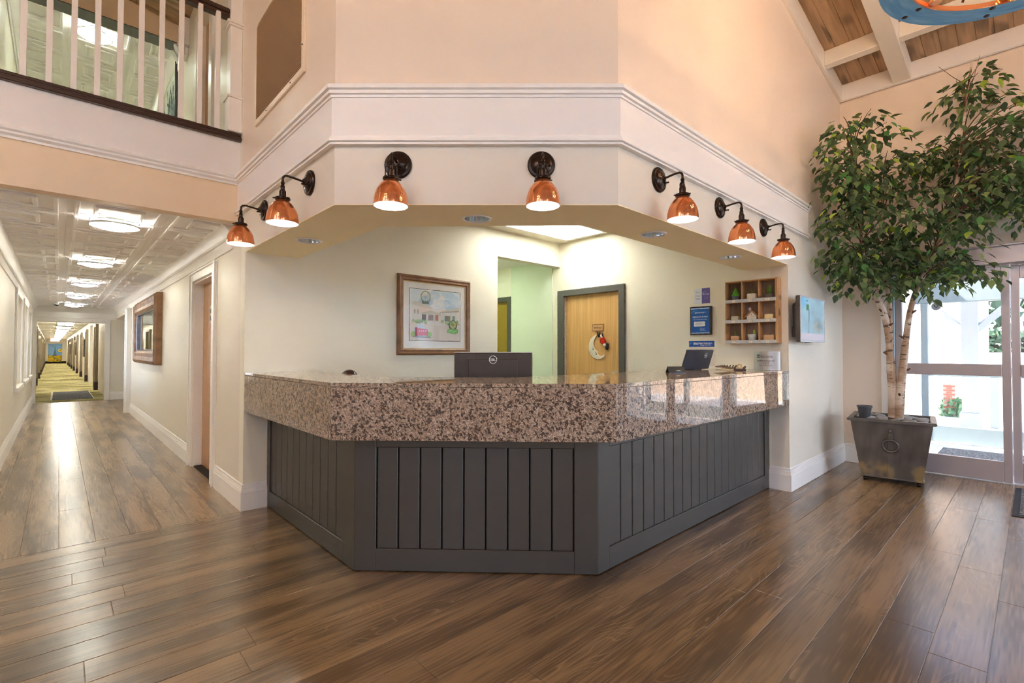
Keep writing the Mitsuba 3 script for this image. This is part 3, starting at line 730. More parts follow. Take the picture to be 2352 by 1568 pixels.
# ================================================================ COPPER LAMPS
def sconce(M, label):
    t = thing('wall_lamp', label, 'wall lamp', 'copper wall lamps over the counter')
    plate = lathe([(0, 0), (.075, 0), (.075, .008), (.070, .014), (.058, .016), (.055, .021), (.036, .031), (.018, .036), (.014, .045), (0, .046)], 40)
    add(t + '__backplate', xf(plate, M), 'bronze', smooth=35)
    add(t + '__backplate__screw', xf(cat(ico((.045, -.012, .028), .006, 1), tube([(.02, -.022, .03), (.02, -.022, .052)], .004, 8), ico((.02, -.022, .054), .006, 1)), M), 'bronze', smooth=True)
    A = .155
    arm = [(0, 0, .04), (0, .004, .07), (0, .010, A - .035), (0, .009, A - .018), (0, .001, A - .005), (0, -.014, A), (0, -.034, A)]
    add(t + '__arm', xf(tube(spline(arm, 22), .0062, 12), M), 'bronze', smooth=45)
    MA = M @ tr(0, 0, A)
    sock = ylathe([(0, -.122), (.018, -.122), (.0185, -.085), (.015, -.079), (.011, -.076), (.011, -.062), (.013, -.058), (.010, -.052), (.008, -.044), (.011, -.040), (.011, -.034), (.007, -.026), (0, -.026)], 24)
    add(t + '__socket', xf(sock, MA), 'bronze', smooth=35)
    knob = tube([(-.016, -.040, 0), (.016, -.040, 0)], .004, 8)
    loop = tube([(.010, -.060, 0), (.026, -.062, 0), (.029, -.070, 0), (.030, -.122, 0)], .0028, 8)
    loop2 = tube([(-.010, -.060, 0), (-.026, -.062, 0), (-.029, -.070, 0), (-.030, -.122, 0)], .0028, 8)
    add(t + '__bracket', xf(cat(knob, loop, loop2), MA), 'bronze', smooth=45)
    ringm = ylathe([(.020, -.122), (.040, -.122), (.042, -.126), (.042, -.132), (.038, -.137), (.030, -.139), (.020, -.136)], 28)
    scr = cat(*[xf(tube([(.038, -.129, 0), (.052, -.129, 0)], .004, 8), np.array([[math.cos(q), 0, math.sin(q), 0], [0, 1, 0, 0], [-math.sin(q), 0, math.cos(q), 0], [0, 0, 0, 1.0]])) for q in (.4, 2.5, 4.6)])
    add(t + '__holder', xf(cat(ringm, scr), MA), 'bronze', smooth=35)
    prof = [(.031, -.130), (.033, -.139), (.046, -.151), (.060, -.168), (.072, -.188), (.080, -.210), (.085, -.236), (.087, -.262), (.087, -.268)]
    pp = spline([(a, b, 0) for a, b in prof], 26)[:, :2]
    add(t + '__shade', xf(ylathe([tuple(q) for q in pp[::-1]], 48), MA), 'copper', smooth=True)
    inner = [(max(r - .0022, .004), z - .0008) for r, z in pp]
    add(t + '__shade__lining', xf(ylathe(inner + [(.087, -.268)], 48), MA), 'white_inside', smooth=40)
    add(t + '__bulb', xf(ico((0, -.222, 0), (.030, .030, .030), 2), MA), 'lamp_glass', smooth=True, emit=(SCONCE_L, SCONCE_L * .85, SCONCE_L * .64))
ZS = 2.287
fd = np.array([FR[0] - FL[0], FR[1] - FL[1], 0.0]); fn = np.array([-fd[1], fd[0], 0]) / -np.linalg.norm(fd)
def onF(x, y): return frame((x, y, ZS - .01), fd, (0, 0, 1))
sconce(onE(3.805, ZS, 1.083), 'copper dome wall lamp beside the corridor opening, leftmost of the row')
sconce(onE(2.93, ZS - .02, 1.083), 'copper dome wall lamp on the left side of the bulkhead, next to the chamfered front')
sconce(onF(1.338, 2.346), 'left copper dome wall lamp on the chamfered front of the bulkhead')
sconce(onF(1.905, 1.815), 'right copper dome wall lamp on the chamfered front of the bulkhead')
sconce(onN(2.624, ZS + .01, S), 'copper dome wall lamp on the right side of the bulkhead, first past the front corner')
sconce(onN(3.454, ZS + .01, S), 'middle copper dome wall lamp on the right side of the bulkhead')
sconce(onN(4.274, ZS + .01, S), 'copper dome wall lamp on the right side of the bulkhead, nearest the leafy tree')

# ---- recessed can lights
cl = ('in the soffit left of the counter, behind the left wall lamps', 'in the soffit above the dark computer monitor', 'in the soffit behind the right wall lamps', 'in the soffit above the wall shelf')
for c, w in zip(cans, cl):
    t = thing('can_light', f'recessed silver can light {w}', 'ceiling light', 'recessed can lights')
    add(t + '__trim', lathe([(.074, 2.0605), (.074, 2.055), (.078, 2.053), (.088, 2.054), (.091, 2.0595), (.074, 2.0605)], 36).apply_translation([*c, 0]), 'paint_trim', smooth=30)
    rf = lathe([(.074, 2.060), (.070, 2.10), (.060, 2.14), (.050, 2.165), (0.0, 2.167)], 20)
    add(t + '__reflector', rf.apply_translation([*c, 0]), 'chrome', smooth=False)
# ---- troffer over the counter
t = thing('ceiling_panel_light', 'bright rectangular light panel in the raised ceiling over the counter', 'ceiling light')
add(t + '__frame', cat(B(3.53, 4.77, 3.46, 3.49, 2.685, 2.70, .003), B(3.53, 4.77, 4.07, 4.10, 2.685, 2.70, .003), B(3.53, 3.56, 3.49, 4.07, 2.685, 2.70, .003), B(4.74, 4.77, 3.49, 4.07, 2.685, 2.70, .003)), 'paint_trim')
add(t + '__diffuser', B(3.56, 4.74, 3.49, 4.07, 2.692, 2.699), 'lamp_glass', emit=(TROFFER_L, TROFFER_L * 1.0, TROFFER_L * .93))
t = thing('ceiling_panel_light', 'light panel in the back office passage ceiling', 'ceiling light')
add(t + '__diffuser', B(3.7, 4.3, 4.9, 5.9, 2.485, 2.499), 'lamp_glass', emit=(3.6, 4.2, 3.3))

# ---- drum lights of the corridors
def drum(x, y, z, L, label, tint=(1, .99, .86)):
    t = thing('drum_light', label, 'ceiling light', 'round ceiling lights of the corridors')
    M = tr(x, y, z) @ np.diag([.78, .78, .9, 1])
    add(t + '__base', xf(lathe([(0, -.05), (.10, -.05), (.12, -.03), (.12, -.001), (0, -.001)], 36), M), 'paint_trim', smooth=30)
    R = lambda r, z0, z1: lathe([(r - .008, z0), (r, z0), (r, z1), (r - .008, z1), (r - .008, z0)], 40)
    rods = [tube([(.205 * math.cos(a), .205 * math.sin(a), -.03), (.212 * math.cos(a), .212 * math.sin(a), -.075)], .004, 6) for a in np.arange(4) * math.pi / 2 + .3]
    add(t + '__ring', xf(cat([R(.21, -.038, -.026), R(.218, -.082, -.066)] + rods), M), 'chrome', smooth=30)
    bowl = lathe([(0, -.118), (.06, -.115), (.12, -.104), (.17, -.086), (.198, -.072), (.204, -.058), (.200, -.050), (.190, -.047)], 36)
    add(t + '__bowl', xf(bowl, M), 'lamp_glass', smooth=True, emit=tuple(L * q for q in tint))
dn = ('nearest the lobby', 'second from the lobby', 'third from the lobby', 'fourth from the lobby', 'farthest from the lobby')
for i in range(5):
    drum(.325 - .02 * i, 5.16 + 2.46 * i, CZ, CORR_L, f'round white glass drum light on the corridor ceiling, {dn[i]}')
drum(.26, 7.62, UZ, UP_L, 'round white glass drum light on the upstairs ceiling behind the railing', (.84, 1, .88))
drum(.30, 10.4, UZ, UP_L, 'round drum light deeper in the upstairs corridor', (.84, 1, .88))

# ---- vent
v = thing('wall_vent', 'large dark slatted return air vent high on the wall left of the frieze', 'vent')
y0, y1, z0, z1 = 3.02, 4.03, 2.975, 3.775
add(v + '__frame', cat(B(1.070, 1.086, y0, y1, z0, z0 + .045, .004), B(1.070, 1.086, y0, y1, z1 - .03, z1, .004), B(1.070, 1.086, y0, y0 + .045, z0, z1, .004), B(1.070, 1.086, y1 - .03, y1, z0, z1, .004)), 'vc_satin', col=lin(232, 214, 190))
add(v + '__backing', B(1.080, 1.0845, y0 + .03, y1 - .02, z0 + .03, z1 - .02), 'vc_matte', col=lin(46, 28, 14))
sl = xf(B(-.0065, .0065, y0 + .04, y1 - .028, -.0012, .0012), np.array([[math.cos(.6), 0, -math.sin(.6), 0], [0, 1, 0, 0], [math.sin(.6), 0, math.cos(.6), 0], [0, 0, 0, 1.0]]))
sd = mikit.ply(sl, 'vc_satin', color=np.tile(lin(214, 180, 140), (8, 1)))
for k in range(50):
    copyof(v + '__slat', sd, tr(1.0725, 0, z0 + .052 + k * .0141))
for k, (yy, zz) in enumerate(((3.25, 2.997), (3.75, 2.997), (3.042, 3.15), (3.042, 3.5))):
    add(v + '__screw', ico((1.069, yy, zz), .005, 1), 'bronze', smooth=True)

# ---- balcony railing
r = thing('balcony_railing', 'balcony railing with white balusters and dark wooden rails', 'railing')
add(r + '__bottom_rail', cat(B(-4.0, 1.083, 4.44, 4.60, 2.995, 3.02, .004), B(-4.0, 1.083, 4.452, 4.59, 3.02, 3.035, .003), B(-4.0, 1.083, 4.465, 4.575, 3.035, 3.062, .008)), 'rail_dark')
add(r + '__handrail', cat(B(-4.0, .995, 4.485, 4.555, 4.012, 4.05, .008), B(-4.0, .995, 4.478, 4.562, 4.05, 4.085, .014)), 'rail_dark')
bd = mikit.ply(B(-.0165, .0165, -.0165, .0165, 3.055, 4.03, .0015), 'paint_frieze')
for k in range(-4, 10):
    copyof(r + '__baluster', bd, tr(-.198 + .1235 * k, 4.50, 0))
add(r + '__newel', cat(B(.996, 1.084, 4.452, 4.56, 3.06, 6.0, .004), B(.982, 1.085, 4.436, 4.575, 3.06, 3.345, .006), B(.972, 1.085, 4.426, 4.585, 3.335, 3.35, .004),
    B(.978, 1.085, 4.432, 4.58, 3.93, 3.948, .003), B(.968, 1.085, 4.422, 4.59, 3.948, 3.966, .003)), 'paint_frieze', label='white square newel post')

# ================================================================ THINGS
GREY = lin(120, 120, 124)
# ---- framed picture behind the counter
p = thing('framed_picture', 'large framed watercolour of a building in a white mat on the wall behind the counter', 'picture')
px0, px1, pz0, pz1 = 2.443, 3.347, 1.228, 2.038
PWd, PHt = px1 - px0, pz1 - pz0
M = onN(px0, pz0, N)
def pframe(Wf, Hf, w, d, b):
    prof = [(0, 0), (0, d * .7), (w * .25, d), (w * .55, d * .82), (w * .8, d * .9), (w, d * .55), (w, 0)]
    pts = np.array([(0, 0), (Wf, 0), (Wf, Hf), (0, Hf)], float)
    cen = pts.mean(0); ms = []
    for i in range(4):
        a, c = pts[i], pts[(i + 1) % 4]
        da, dc = np.sign(cen - a), np.sign(cen - c)
        v = [[*(a + da * q), h] for q, h in prof] + [[*(c + dc * q), h] for q, h in prof]
        k = len(prof); f = []
        for j in range(k - 1):
            f += [(j, j + k, j + 1), (j + 1, j + k, j + k + 1)]
        m = trimesh.Trimesh(np.array(v), np.array(f), process=False)
        if m.face_normals[2][2] < 0: m.invert()
        ms.append(m)
    return cat(ms)
fw = .062
add(p + '__frame', xf(pframe(PWd, PHt, fw, .034, 0), M), 'walnut', smooth=False)
add(p + '__liner', xf(cat(*[B(a, b, c, d, .004, .020, .002) for a, b, c, d in ((fw - .002, PWd - fw, fw - .002, fw + .008), (fw - .002, PWd - fw + .002, PHt - fw - .008, PHt - fw), (fw - .002, fw + .008, fw, PHt - fw), (PWd - fw - .008, PWd - fw + .002, fw, PHt - fw))]), M), 'vc_satin', col=lin(206, 176, 120))
add(p + '__mat', xf(B(fw, PWd - fw, fw, PHt - fw, .004, .012), M), 'vc_satin', col=lin(243, 243, 240))
A_ = Print()
ax0, ay0 = .137, .147; aw, ah = PWd - 2 * ax0, PHt - 2 * ay0 + .01
U = lambda x, y: (ax0 + x * aw, ay0 + y * ah)
def up(pts): return [U(*q) for q in pts]
A_.rect(ax0 - .005, ay0 - .005, ax0 + aw + .005, ay0 + ah + .005, lin(70, 70, 78), 1)
A_.rect(ax0, ay0, ax0 + aw, ay0 + ah, lin(236, 232, 226), 2)
r2 = np.random.default_rng(3)
A_.poly(up([(0, .62), (1, .66), (1, 1), (0, 1)]), lin(222, 234, 240), 3)
for k in range(16):
    x, y = r2.uniform(.25, .95), r2.uniform(.70, .97)
    A_.disc(*U(x, y), .03 + .02 * r2.random(), [lin(188, 214, 232), lin(240, 242, 242), lin(206, 224, 236)][k % 3], 4, 1.9)
A_.poly(up([(0, .30), (0, .36), (.30, .34), (.55, .30), (1, .33), (1, 0), (0, 0)]), lin(230, 222, 214), 4)
W_ = lin(228, 226, 218); Gd = lin(176, 172, 160)
A_.poly(up([(.05, .36), (.05, .72), (.40, .64), (.40, .36)]), W_, 5)
A_.poly(up([(.03, .70), (.09, .76), (.34, .72), (.44, .63), (.40, .62)]), lin(206, 204, 192), 6)
A_.poly(up([(.17, .56), (.17, .67), (.42, .63), (.42, .56)]), lin(234, 216, 204), 7)
A_.poly(up([(.18, .53), (.40, .60), (.62, .53), (.60, .51), (.20, .51)]), lin(196, 192, 176), 8)
A_.poly(up([(.55, .54), (.98, .62), (.98, .70), (.62, .60)]), lin(214, 212, 200), 7)
A_.poly(up([(.58, .56), (.98, .60), (.98, .63), (.58, .58)]), lin(168, 170, 164), 8)
for x in (.20, .32, .46, .60, .66, .80, .90):
    A_.rect(*U(x, .33), *U(x + .022, .53 + .05 * (x > .55)), lin(226, 226, 220), 9)
for x, w, c in ((.23, .08, (110, 108, 112)), (.35, .10, (150, 140, 140)), (.49, .06, (170, 110, 80)), (.69, .06, (112, 128, 122)), (.74, .05, (140, 150, 120)), (.84, .05, (130, 150, 136))):
    A_.rect(*U(x, .40), *U(x + w, .51), lin(*c), 8)
for x in (.08, .14): A_.rect(*U(x, .52), *U(x + .03, .60), Gd, 8)
a = np.linspace(0, 2 * np.pi, 40)
cx, cy = U(.30, .86)
A_.poly(Point(cx, cy).buffer(.062).difference(Point(cx, cy).buffer(.05)), lin(150, 150, 118), 6)
for q in np.arange(12) * np.pi / 6:
    A_.line([(cx, cy), (cx + .055 * math.cos(q), cy + .055 * math.sin(q))], .0025, lin(176, 176, 150), 6)
for k in range(7): A_.rect(cx - .045 + k * .013, cy - .075, cx - .038 + k * .013, cy - .05 + .01 * (k % 2), lin(70, 90, 78), 8)
for k in range(40):
    x = r2.uniform(.02, .34) if k % 2 else r2.uniform(.56, .96)
    A_.disc(*U(x, .34 + .07 * r2.random()), .008 + .008 * r2.random(), [lin(150, 180, 120), lin(120, 160, 130), lin(180, 200, 150)][k % 3], 9, 1.3, 10)
A_.poly(Point(*U(.20, .17)).buffer(.078).intersection(sbox(ax0, ay0, ax0 + aw, ay0 + ah)), lin(206, 216, 232), 10)
for q in (.07, .37): A_.disc(*U(q, .12), .03, lin(150, 190, 120), 11)
A_.poly(up([(.10, .09), (.10, .25), (.34, .22), (.34, .10)]), lin(206, 96, 128), 12)
A_.poly(up([(.10, .09), (.10, .25), (.14, .26), (.14, .085)]), lin(176, 66, 100), 13)
for k in range(4): A_.rect(*U(.17 + .04 * k, .17), *U(.195 + .04 * k, .20), lin(236, 190, 206), 13)
A_.line([U(.06, .075), U(.40, .06)], .012, lin(150, 150, 156), 12)
A_.disc(*U(.85, .32), .055, lin(84, 84, 78), 10); A_.disc(*U(.85, .33), .043, lin(170, 190, 140), 11)
A_.disc(*U(.86, .33), .014, lin(206, 110, 80), 12); A_.disc(*U(.83, .35), .016, lin(100, 160, 90), 12)
A_.poly(up([(.72, .17), (.74, .24), (.95, .25), (.97, .18), (.90, .14)]), lin(120, 180, 110), 12)
A_.line([U(.76, .19), U(.82, .22), U(.86, .18), U(.92, .21)], .006, lin(220, 236, 210), 13)
A_.build(p + '__artwork', M @ tr(0, 0, .0125))
add(p + '__glazing', xf(B(fw, PWd - fw, fw, PHt - fw, .0205, .0207), M), 'pane')

# ---- manager sign and moon ornament on the door
M = onE(3.90, 1.0, 4.905)      # door surface, origin at its left
sgn = thing('door_sign', 'tan nameplate reading MANAGER on the oak door', 'sign')
add(sgn + '__plate', xf(cat(B(.118, .292, .515, .605, 0, .010, .003)), M), 'vc_satin', col=lin(150, 104, 62))
q = Print(); q.rect(.126, .523, .284, .597, lin(96, 66, 36), 1); q.rect(.129, .526, .281, .594, lin(184, 140, 92), 2)
q.text('MANAGER', .017, .205, .551, lin(64, 40, 22), 3, 'm', True)
q.build(sgn + '__print', M @ tr(0, 0, .0102))
mo = thing('moon_ornament', 'white crescent moon ornament with a red and black doll on the oak door', 'ornament')
c0 = np.array([.215, .322]); R0 = .150
a = np.linspace(np.radians(100), np.radians(318), 40)
outp = np.c_[c0[0] + R0 * np.cos(a), c0[1] + R0 * np.sin(a)]
inner_pts = np.array([(.305, .232), (.285, .213), (.252, .205), (.222, .214), (.205, .232), (.198, .250), (.203, .262), (.196, .272), (.176, .279), (.160, .296), (.143, .330), (.139, .365), (.149, .405), (.170, .442), (.186, .466)])
mp = Polygon(np.vstack([outp[:38], inner_pts]) ).buffer(0)
mp = max(getattr(mp, 'geoms', [mp]), key=lambda z: z.area)
add(mo + '__moon', xf(bev_prism(mp.buffer(.002), 0.001, .014, .002), M), 'vc_satin', col=lin(238, 228, 206))
q = Print()
for pts in ([(.118, .30), (.130, .316)], [(.130, .288), (.143, .300)], [(.170, .245), (.180, .262)], [(.178, .232), (.196, .240)]): q.line(pts, .005, lin(40, 40, 40), 1)
q.poly([(.122, .286), (.146, .284), (.135, .302)], lin(50, 50, 50), 1); q.poly([(.176, .222), (.196, .226), (.187, .246)], lin(50, 50, 50), 1)
for k in range(9):
    an = np.radians(200 + k * 9); q.line([(c0[0] + .135 * math.cos(an), c0[1] + .135 * math.sin(an)), (c0[0] + .122 * math.cos(an + .03), c0[1] + .122 * math.sin(an + .03))], .003, lin(120, 112, 100), 1)
q.build(mo + '__face', M @ tr(0, 0, .0145))
add(mo + '__doll', xf(cat(ico((.295, .395, .02), (.035, .04, .018)), *[ico((.295 + .032 * math.cos(k), .395 + .034 * math.sin(k), .028), .012, 1) for k in np.arange(0, 6.3, .7)]), M), 'vc_matte', smooth=True, col=lin(176, 36, 20))
add(mo + '__doll_head', xf(cat(ico((.318, .345, .022), (.026, .022, .018)), ico((.26, .455, .015), (.014, .02, .012)), ico((.278, .437, .015), (.012, .014, .012))), M), 'vc_matte', smooth=True, col=lin(232, 222, 206))
for m_ in (ico((.348, .315, .02), (.024, .033, .012)), ico((.352, .355, .018), (.025, .014, .010))): add(mo + '__doll_ear', xf(m_, M), 'vc_matte', smooth=True, col=lin(34, 26, 30))
for m_ in (tube([(.19, .512, .01), (.213, .478, .018), (.228, .458, .02)], [.006, .010, .016], 8), tube([(.236, .505, .01), (.232, .47, .016)], [.006, .012], 8), tube([(.272, .49, .01), (.283, .452, .014), (.295, .43, .014)], [.005, .009, .006], 8), ico((.228, .452, .02), (.017, .014, .012))): add(mo + '__doll_leg', xf(m_, M), 'vc_matte', smooth=True, col=lin(34, 26, 30))

# ---- computer monitor seen from behind
m = thing('computer_monitor', 'wide black computer monitor seen from behind over the counter', 'monitor')
mc = np.array([2.285, 2.652]); fr_ = np.array([.7071, -.7071, 0])
M = frame((mc[0], mc[1], 1.262), fr_, (0, 0, 1))
Mx, My = .281, .33
add(m + '__housing', xf(cat(B(-Mx, Mx, -My, -.006, -.028, 0, .006), B(-.18, .18, -.30, -.05, -.01, .014, .012)), M), 'vc_satin', col=lin(52, 44, 40))
add(m + '__bezel', xf(B(-Mx - .001, Mx + .001, -.0065, .0, -.030, .001, .002), M), 'vc_satin', col=lin(196, 190, 184))
add(m + '__screen', xf(B(-Mx + .01, Mx - .01, -My + .01, -.012, -.0305, -.028), M), 'vc_gloss', col=lin(30, 34, 40))
def dell(q, x, y, r, col, sx=1.0):
    q.poly(trimesh_ring(x, y, r, r * .86, sx), col, 1)
    q.text('D', r * .52, x - r * .47, y - r * .26, col, 1, 'm', True, sx); q.text('E', r * .52, x - r * .11, y - r * .26, col, 1, 'm', True, sx)
    q.text('L', r * .52, x + r * .22, y - r * .26, col, 1, 'm', True, sx); q.text('L', r * .52, x + r * .52, y - r * .26, col, 1, 'm', True, sx)
def trimesh_ring(x, y, r, ri, sx=1.0):
    a = np.arange(36) * 2 * np.pi / 36
    return Polygon(np.c_[x + sx * r * np.cos(a), y + r * np.sin(a)], [np.c_[x + sx * ri * np.cos(a), y + ri * np.sin(a)]])
q = Print(); dell(q, .0, -.055, .029, lin(232, 232, 232)); q.build(m + '__logo', M @ tr(0, 0, .0142))
add(m + '__stand', xf(cat(B(-.04, .04, -.40, -.2, -.035, .03, .006), B(-.12, .12, -.515, -.50, -.09, .10, .006), B(-.03, .03, -.50, -.38, -.01, .02, .004)), M), 'vc_satin', col=lin(40, 36, 34))
dk = thing('work_desk', 'lower work desk hidden behind the granite counter', 'desk')
add(dk + '__top', ext(Polygon([(E_ - .01, 2.36), (2.23, 2.36), (1.61, 2.98), (1.61, N - .01), (2.2, N - .01), (2.2, 3.25), (2.5, 2.95), (E_ - .01, 2.95)]), .715, .745), 'vc_satin', col=lin(150, 120, 84))
add(dk + '__side', cat(B(1.62, 1.65, 3.0, N - .02, .0, .715), B(2.25, E_ - .02, 2.37, 2.40, 0, .715)), 'vc_satin', col=lin(150, 120, 84))
ph = thing('dome_object', 'small dark rounded object peeking over the left counter edge', 'desk bell')
add(ph + '__dome', lathe([(.062, 0), (.060, .012), (.052, .028), (.036, .042), (.015, .050), (0, .051)], 24).apply_translation([1.70, 3.73, 1.068]), 'vc_gloss', smooth=True, col=lin(48, 32, 30))
add(ph + '__base', cat(B(1.62, 1.78, 3.64, 3.82, .746, 1.06, .02), lathe([(0, 1.055), (.065, 1.055), (.065, 1.07), (0, 1.07)], 20).apply_translation([1.70, 3.73, 0])), 'vc_satin', col=lin(44, 40, 40))

# ---- items on the right of the counter
CT = 1.0945
tc = thing('tent_card', 'small black folded tent card on the granite counter', 'sign')
M = frame((3.66, 1.985, CT), (.74, -.67, 0), (0, 0, 1))
w2 = .068
tri = trimesh.Trimesh(np.array([[-w2, 0, .045], [-w2, 0, -.045], [-w2, .052, 0], [w2, 0, .045], [w2, 0, -.045], [w2, .052, 0],
      [-w2, 0, .041], [-w2, 0, -.041], [-w2, .0475, 0], [w2, 0, .041], [w2, 0, -.041], [w2, .0475, 0]]), np.array([[0, 3, 5], [0, 5, 2], [1, 2, 5], [1, 5, 4], [6, 8, 11], [6, 11, 9], [7, 10, 11], [7, 11, 8], [0, 2, 8], [0, 8, 6], [1, 7, 8], [1, 8, 2], [3, 9, 11], [3, 11, 5], [4, 5, 11], [4, 11, 10]]), process=False)
add(tc + '__card', xf(tri, M), 'vc_satin', col=lin(26, 27, 30))
q = Print(); q.text('hotel', .010, .012, .020, lin(225, 228, 230), 2, 'm', True); q.rect(-w2 + .003, .002, w2 - .003, .006, lin(54, 96, 150), 1)
q.build(tc + '__print', M @ frame((0, 0, .0452), (1, 0, 0), (0, .052, -.045)))
ds = thing('tilted_display', 'black display tilted back on the counter with its rear to the lobby', 'monitor')
M = frame((4.20, 2.215, CT + .004), (.99, -.13, 0), (0, -.34, 1))
DW, DH = .42, .192
add(ds + '__housing', xf(B(0, DW, 0, DH, -.016, 0, .005), M), 'vc_gloss', col=lin(44, 52, 66))
add(ds + '__screen', xf(B(.008, DW - .008, .008, DH - .008, -.0165, -.016), M), 'vc_gloss', col=lin(20, 22, 26))
add(ds + '__stand', cat(B(4.32, 4.50, 2.17, 2.30, CT, CT + .006, .002), B(4.38, 4.44, 2.20, 2.225, CT + .004, CT + .09, .004)), 'vc_satin', col=lin(34, 34, 36))
q = Print(); dell(q, .31, .138, .024, lin(214, 220, 228), 1.0); q.build(ds + '__logo', M @ tr(0, 0, .0004))
st = thing('stapler', 'brown and cream desk stapler lying behind the tilted display', 'stapler')
M = frame((4.56, 1.97, CT), (.40, -.92, 0), (0, 0, 1))
add(st + '__base', xf(B(-.085, .075, 0, .012, -.018, .018, .004), M), 'vc_satin', col=lin(206, 188, 150))
add(st + '__magazine', xf(B(-.08, .06, .014, .026, -.011, .011, .003), M @ np.array([[.995, .1, 0, 0], [-.1, .995, 0, .004], [0, 0, 1, 0], [0, 0, 0, 1.0]])), 'vc_satin', col=lin(120, 92, 58))
add(st + '__lever', xf(tube([(-.088, .030, 0), (-.03, .034, 0), (.03, .022, 0), (.062, .012, 0)], [.006, .011, .011, .007], 10), M), 'vc_satin', smooth=40, col=lin(58, 36, 28))
tp = thing('tape_dispenser', 'small brown tape dispenser with a cream roll beside the stapler', 'tape dispenser')
M = frame((4.60, 1.86, CT), (.40, -.92, 0), (0, 0, 1))
add(tp + '__body', xf(cat(B(-.05, .055, 0, .014, -.02, .02, .004), B(-.05, -.03, .012, .032, -.018, .018, .004), tube([(.03, .012, 0), (.052, .038, 0)], [.012, .008], 8)), M), 'vc_satin', col=lin(64, 42, 30))
add(tp + '__roll', xf(xf(lathe([(.010, -.010), (.024, -.010), (.024, .010), (.010, .010), (.010, -.010)], 24), tr(.0, .036, 0)), M), 'vc_satin', smooth=30, col=lin(190, 164, 110))
pen = thing('pen_tray', 'row of dark pens in a cream tray behind the stapler', 'pen tray')
M = frame((4.70, 1.99, CT), (.15, -.99, 0), (0, 0, 1))
add(pen + '__tray', xf(cat(B(-.07, .07, 0, .018, -.03, .03, .004)), M), 'vc_satin', col=lin(200, 182, 140))
for k in range(5):
    add(pen + '__pen', xf(tube([(-.06 + .026 * k, .022, -.02), (-.045 + .026 * k, .040, .01)], .0055, 8), M), 'vc_satin', smooth=40, col=lin(52, 40, 24))
sg = thing('rewards_sign', 'curved brushed metal sign in clear acrylic at the right end of the counter', 'sign')
ang = np.linspace(-.75, .75, 25); Rr, hw = .165, .112
cv = np.array([(hw * math.sin(t) / math.sin(.75), .05 * (math.cos(t) - math.cos(.75)) / (1 - math.cos(.75))) for t in ang])
v = np.array([[x, y, z] for (x, z) in cv for y in (0.0, .172)]); n_ = len(cv)
f = []
for i in range(n_ - 1): f += [(2 * i, 2 * i + 2, 2 * i + 3), (2 * i, 2 * i + 3, 2 * i + 1)]
M = onE(1.69, CT + .003, 4.80)
prin('sign_metal', lin(190, 190, 192), 0.38, 0.5, 0.7)
add(sg + '__plate', xf(trimesh.Trimesh(v, np.array(f), process=False), M), 'sign_metal', smooth=True)
def curve(msh):
    vv = np.array(msh.vertices); t = np.arcsin(np.clip(vv[:, 0] / hw * math.sin(.75), -1, 1)); vv[:, 2] += .05 * (np.cos(t) - math.cos(.75)) / (1 - math.cos(.75)); return vv
q = Print(); Dk = lin(46, 46, 52)
q.rect(-.080, .112, -.048, .142, Dk, 1); q.text('BW', .012, -.064, .121, lin(214, 214, 216), 2, 'm', True)
q.text('BEST WESTERN', .0055, -.042, .136, Dk, 1); q.text('REWARDS', .017, -.042, .113, Dk, 1, sx=.92)
for k, s_ in enumerate(('Welcome & Thank You', 'For Being', 'A Loyal Member')): q.text(s_, .0105, 0, .080 - .021 * k, Dk, 1, 'm', k == 0)
q.v = [np.c_[curve(trimesh.Trimesh(a, b - b.min(), process=False))[:, :2], curve(trimesh.Trimesh(a, b - b.min(), process=False))[:, 2]] for a, b in zip(q.v, q.f)]
q.build(sg + '__print', M @ tr(0, 0, .0008))
add(sg + '__acrylic', xf(cat(B(-.125, .118, .0, .180, -.004, -.0036), B(-.125, .118, -.002, .0, -.03, .06)), M), 'pane')

# ---- wall cards
c1 = thing('notice_card', 'small white and violet notice card, uppermost of the wall cards beside the shelf', 'notice')
M = onE(2.43, 1.762, 4.87)
q = Print(); q.rect(0, 0, .173, .158, lin(222, 226, 232), 1); q.rect(.086, 0, .173, .158, lin(92, 84, 150), 2)
for k, (y, w) in enumerate(((.122, .05), (.112, .042), (.088, .055), (.076, .05), (.055, .05), (.045, .056))): q.rect(.042 - w / 2, y, .042 + w / 2, y + .004, lin(150, 156, 166), 2)
q.line([(.086, .10), (.105, .117), (.135, .126)], .003, lin(220, 226, 240), 3)
q.text('Best Western', .0095, .130, .091, lin(232, 234, 244), 3, 'm', True, .85); q.text('REWARDS', .006, .130, .052, lin(226, 226, 240), 3, 'm')
add(c1 + '__card', xf(B(0, .173, 0, .158, -.0002, .0018), M), 'vc_satin', col=lin(226, 228, 232)); q.build(c1 + '__print', M @ tr(0, 0, .0018))
c2 = thing('award_plaque', "black framed blue plaque reading Director's Award on the wall beside the shelf", 'plaque')
M = onE(2.465, 1.438, 4.87); w, h = .232, .294
add(c2 + '__frame', xf(B(0, w, 0, h, 0, .022, .004), M), 'vc_gloss', col=lin(28, 24, 26))
q = Print(); q.rect(.012, .012, w - .022, h - .012, lin(30, 84, 158), 1)
x1 = w - .022
q.rect(.012, .016, x1, .024, lin(232, 240, 248), 2); q.rect(.012, h - .026, x1, h - .018, lin(232, 240, 248), 2)
q.poly([(.012, .232), (.012, .222), (.05, .246), (.10, .255), (.05, .252)], lin(70, 160, 214), 2)
Wt_ = lin(236, 242, 250); mx = (.012 + x1) / 2
q.text('BW', .014, .052, .222, Wt_, 3, 'l', True); q.rect(.085, .221, .0865, .240, Wt_, 3); q.text('Best Western', .0105, .092, .228, Wt_, 3, 'l', True, .9); q.text('HOTELS & RESORTS', .0042, .098, .221, Wt_, 3)
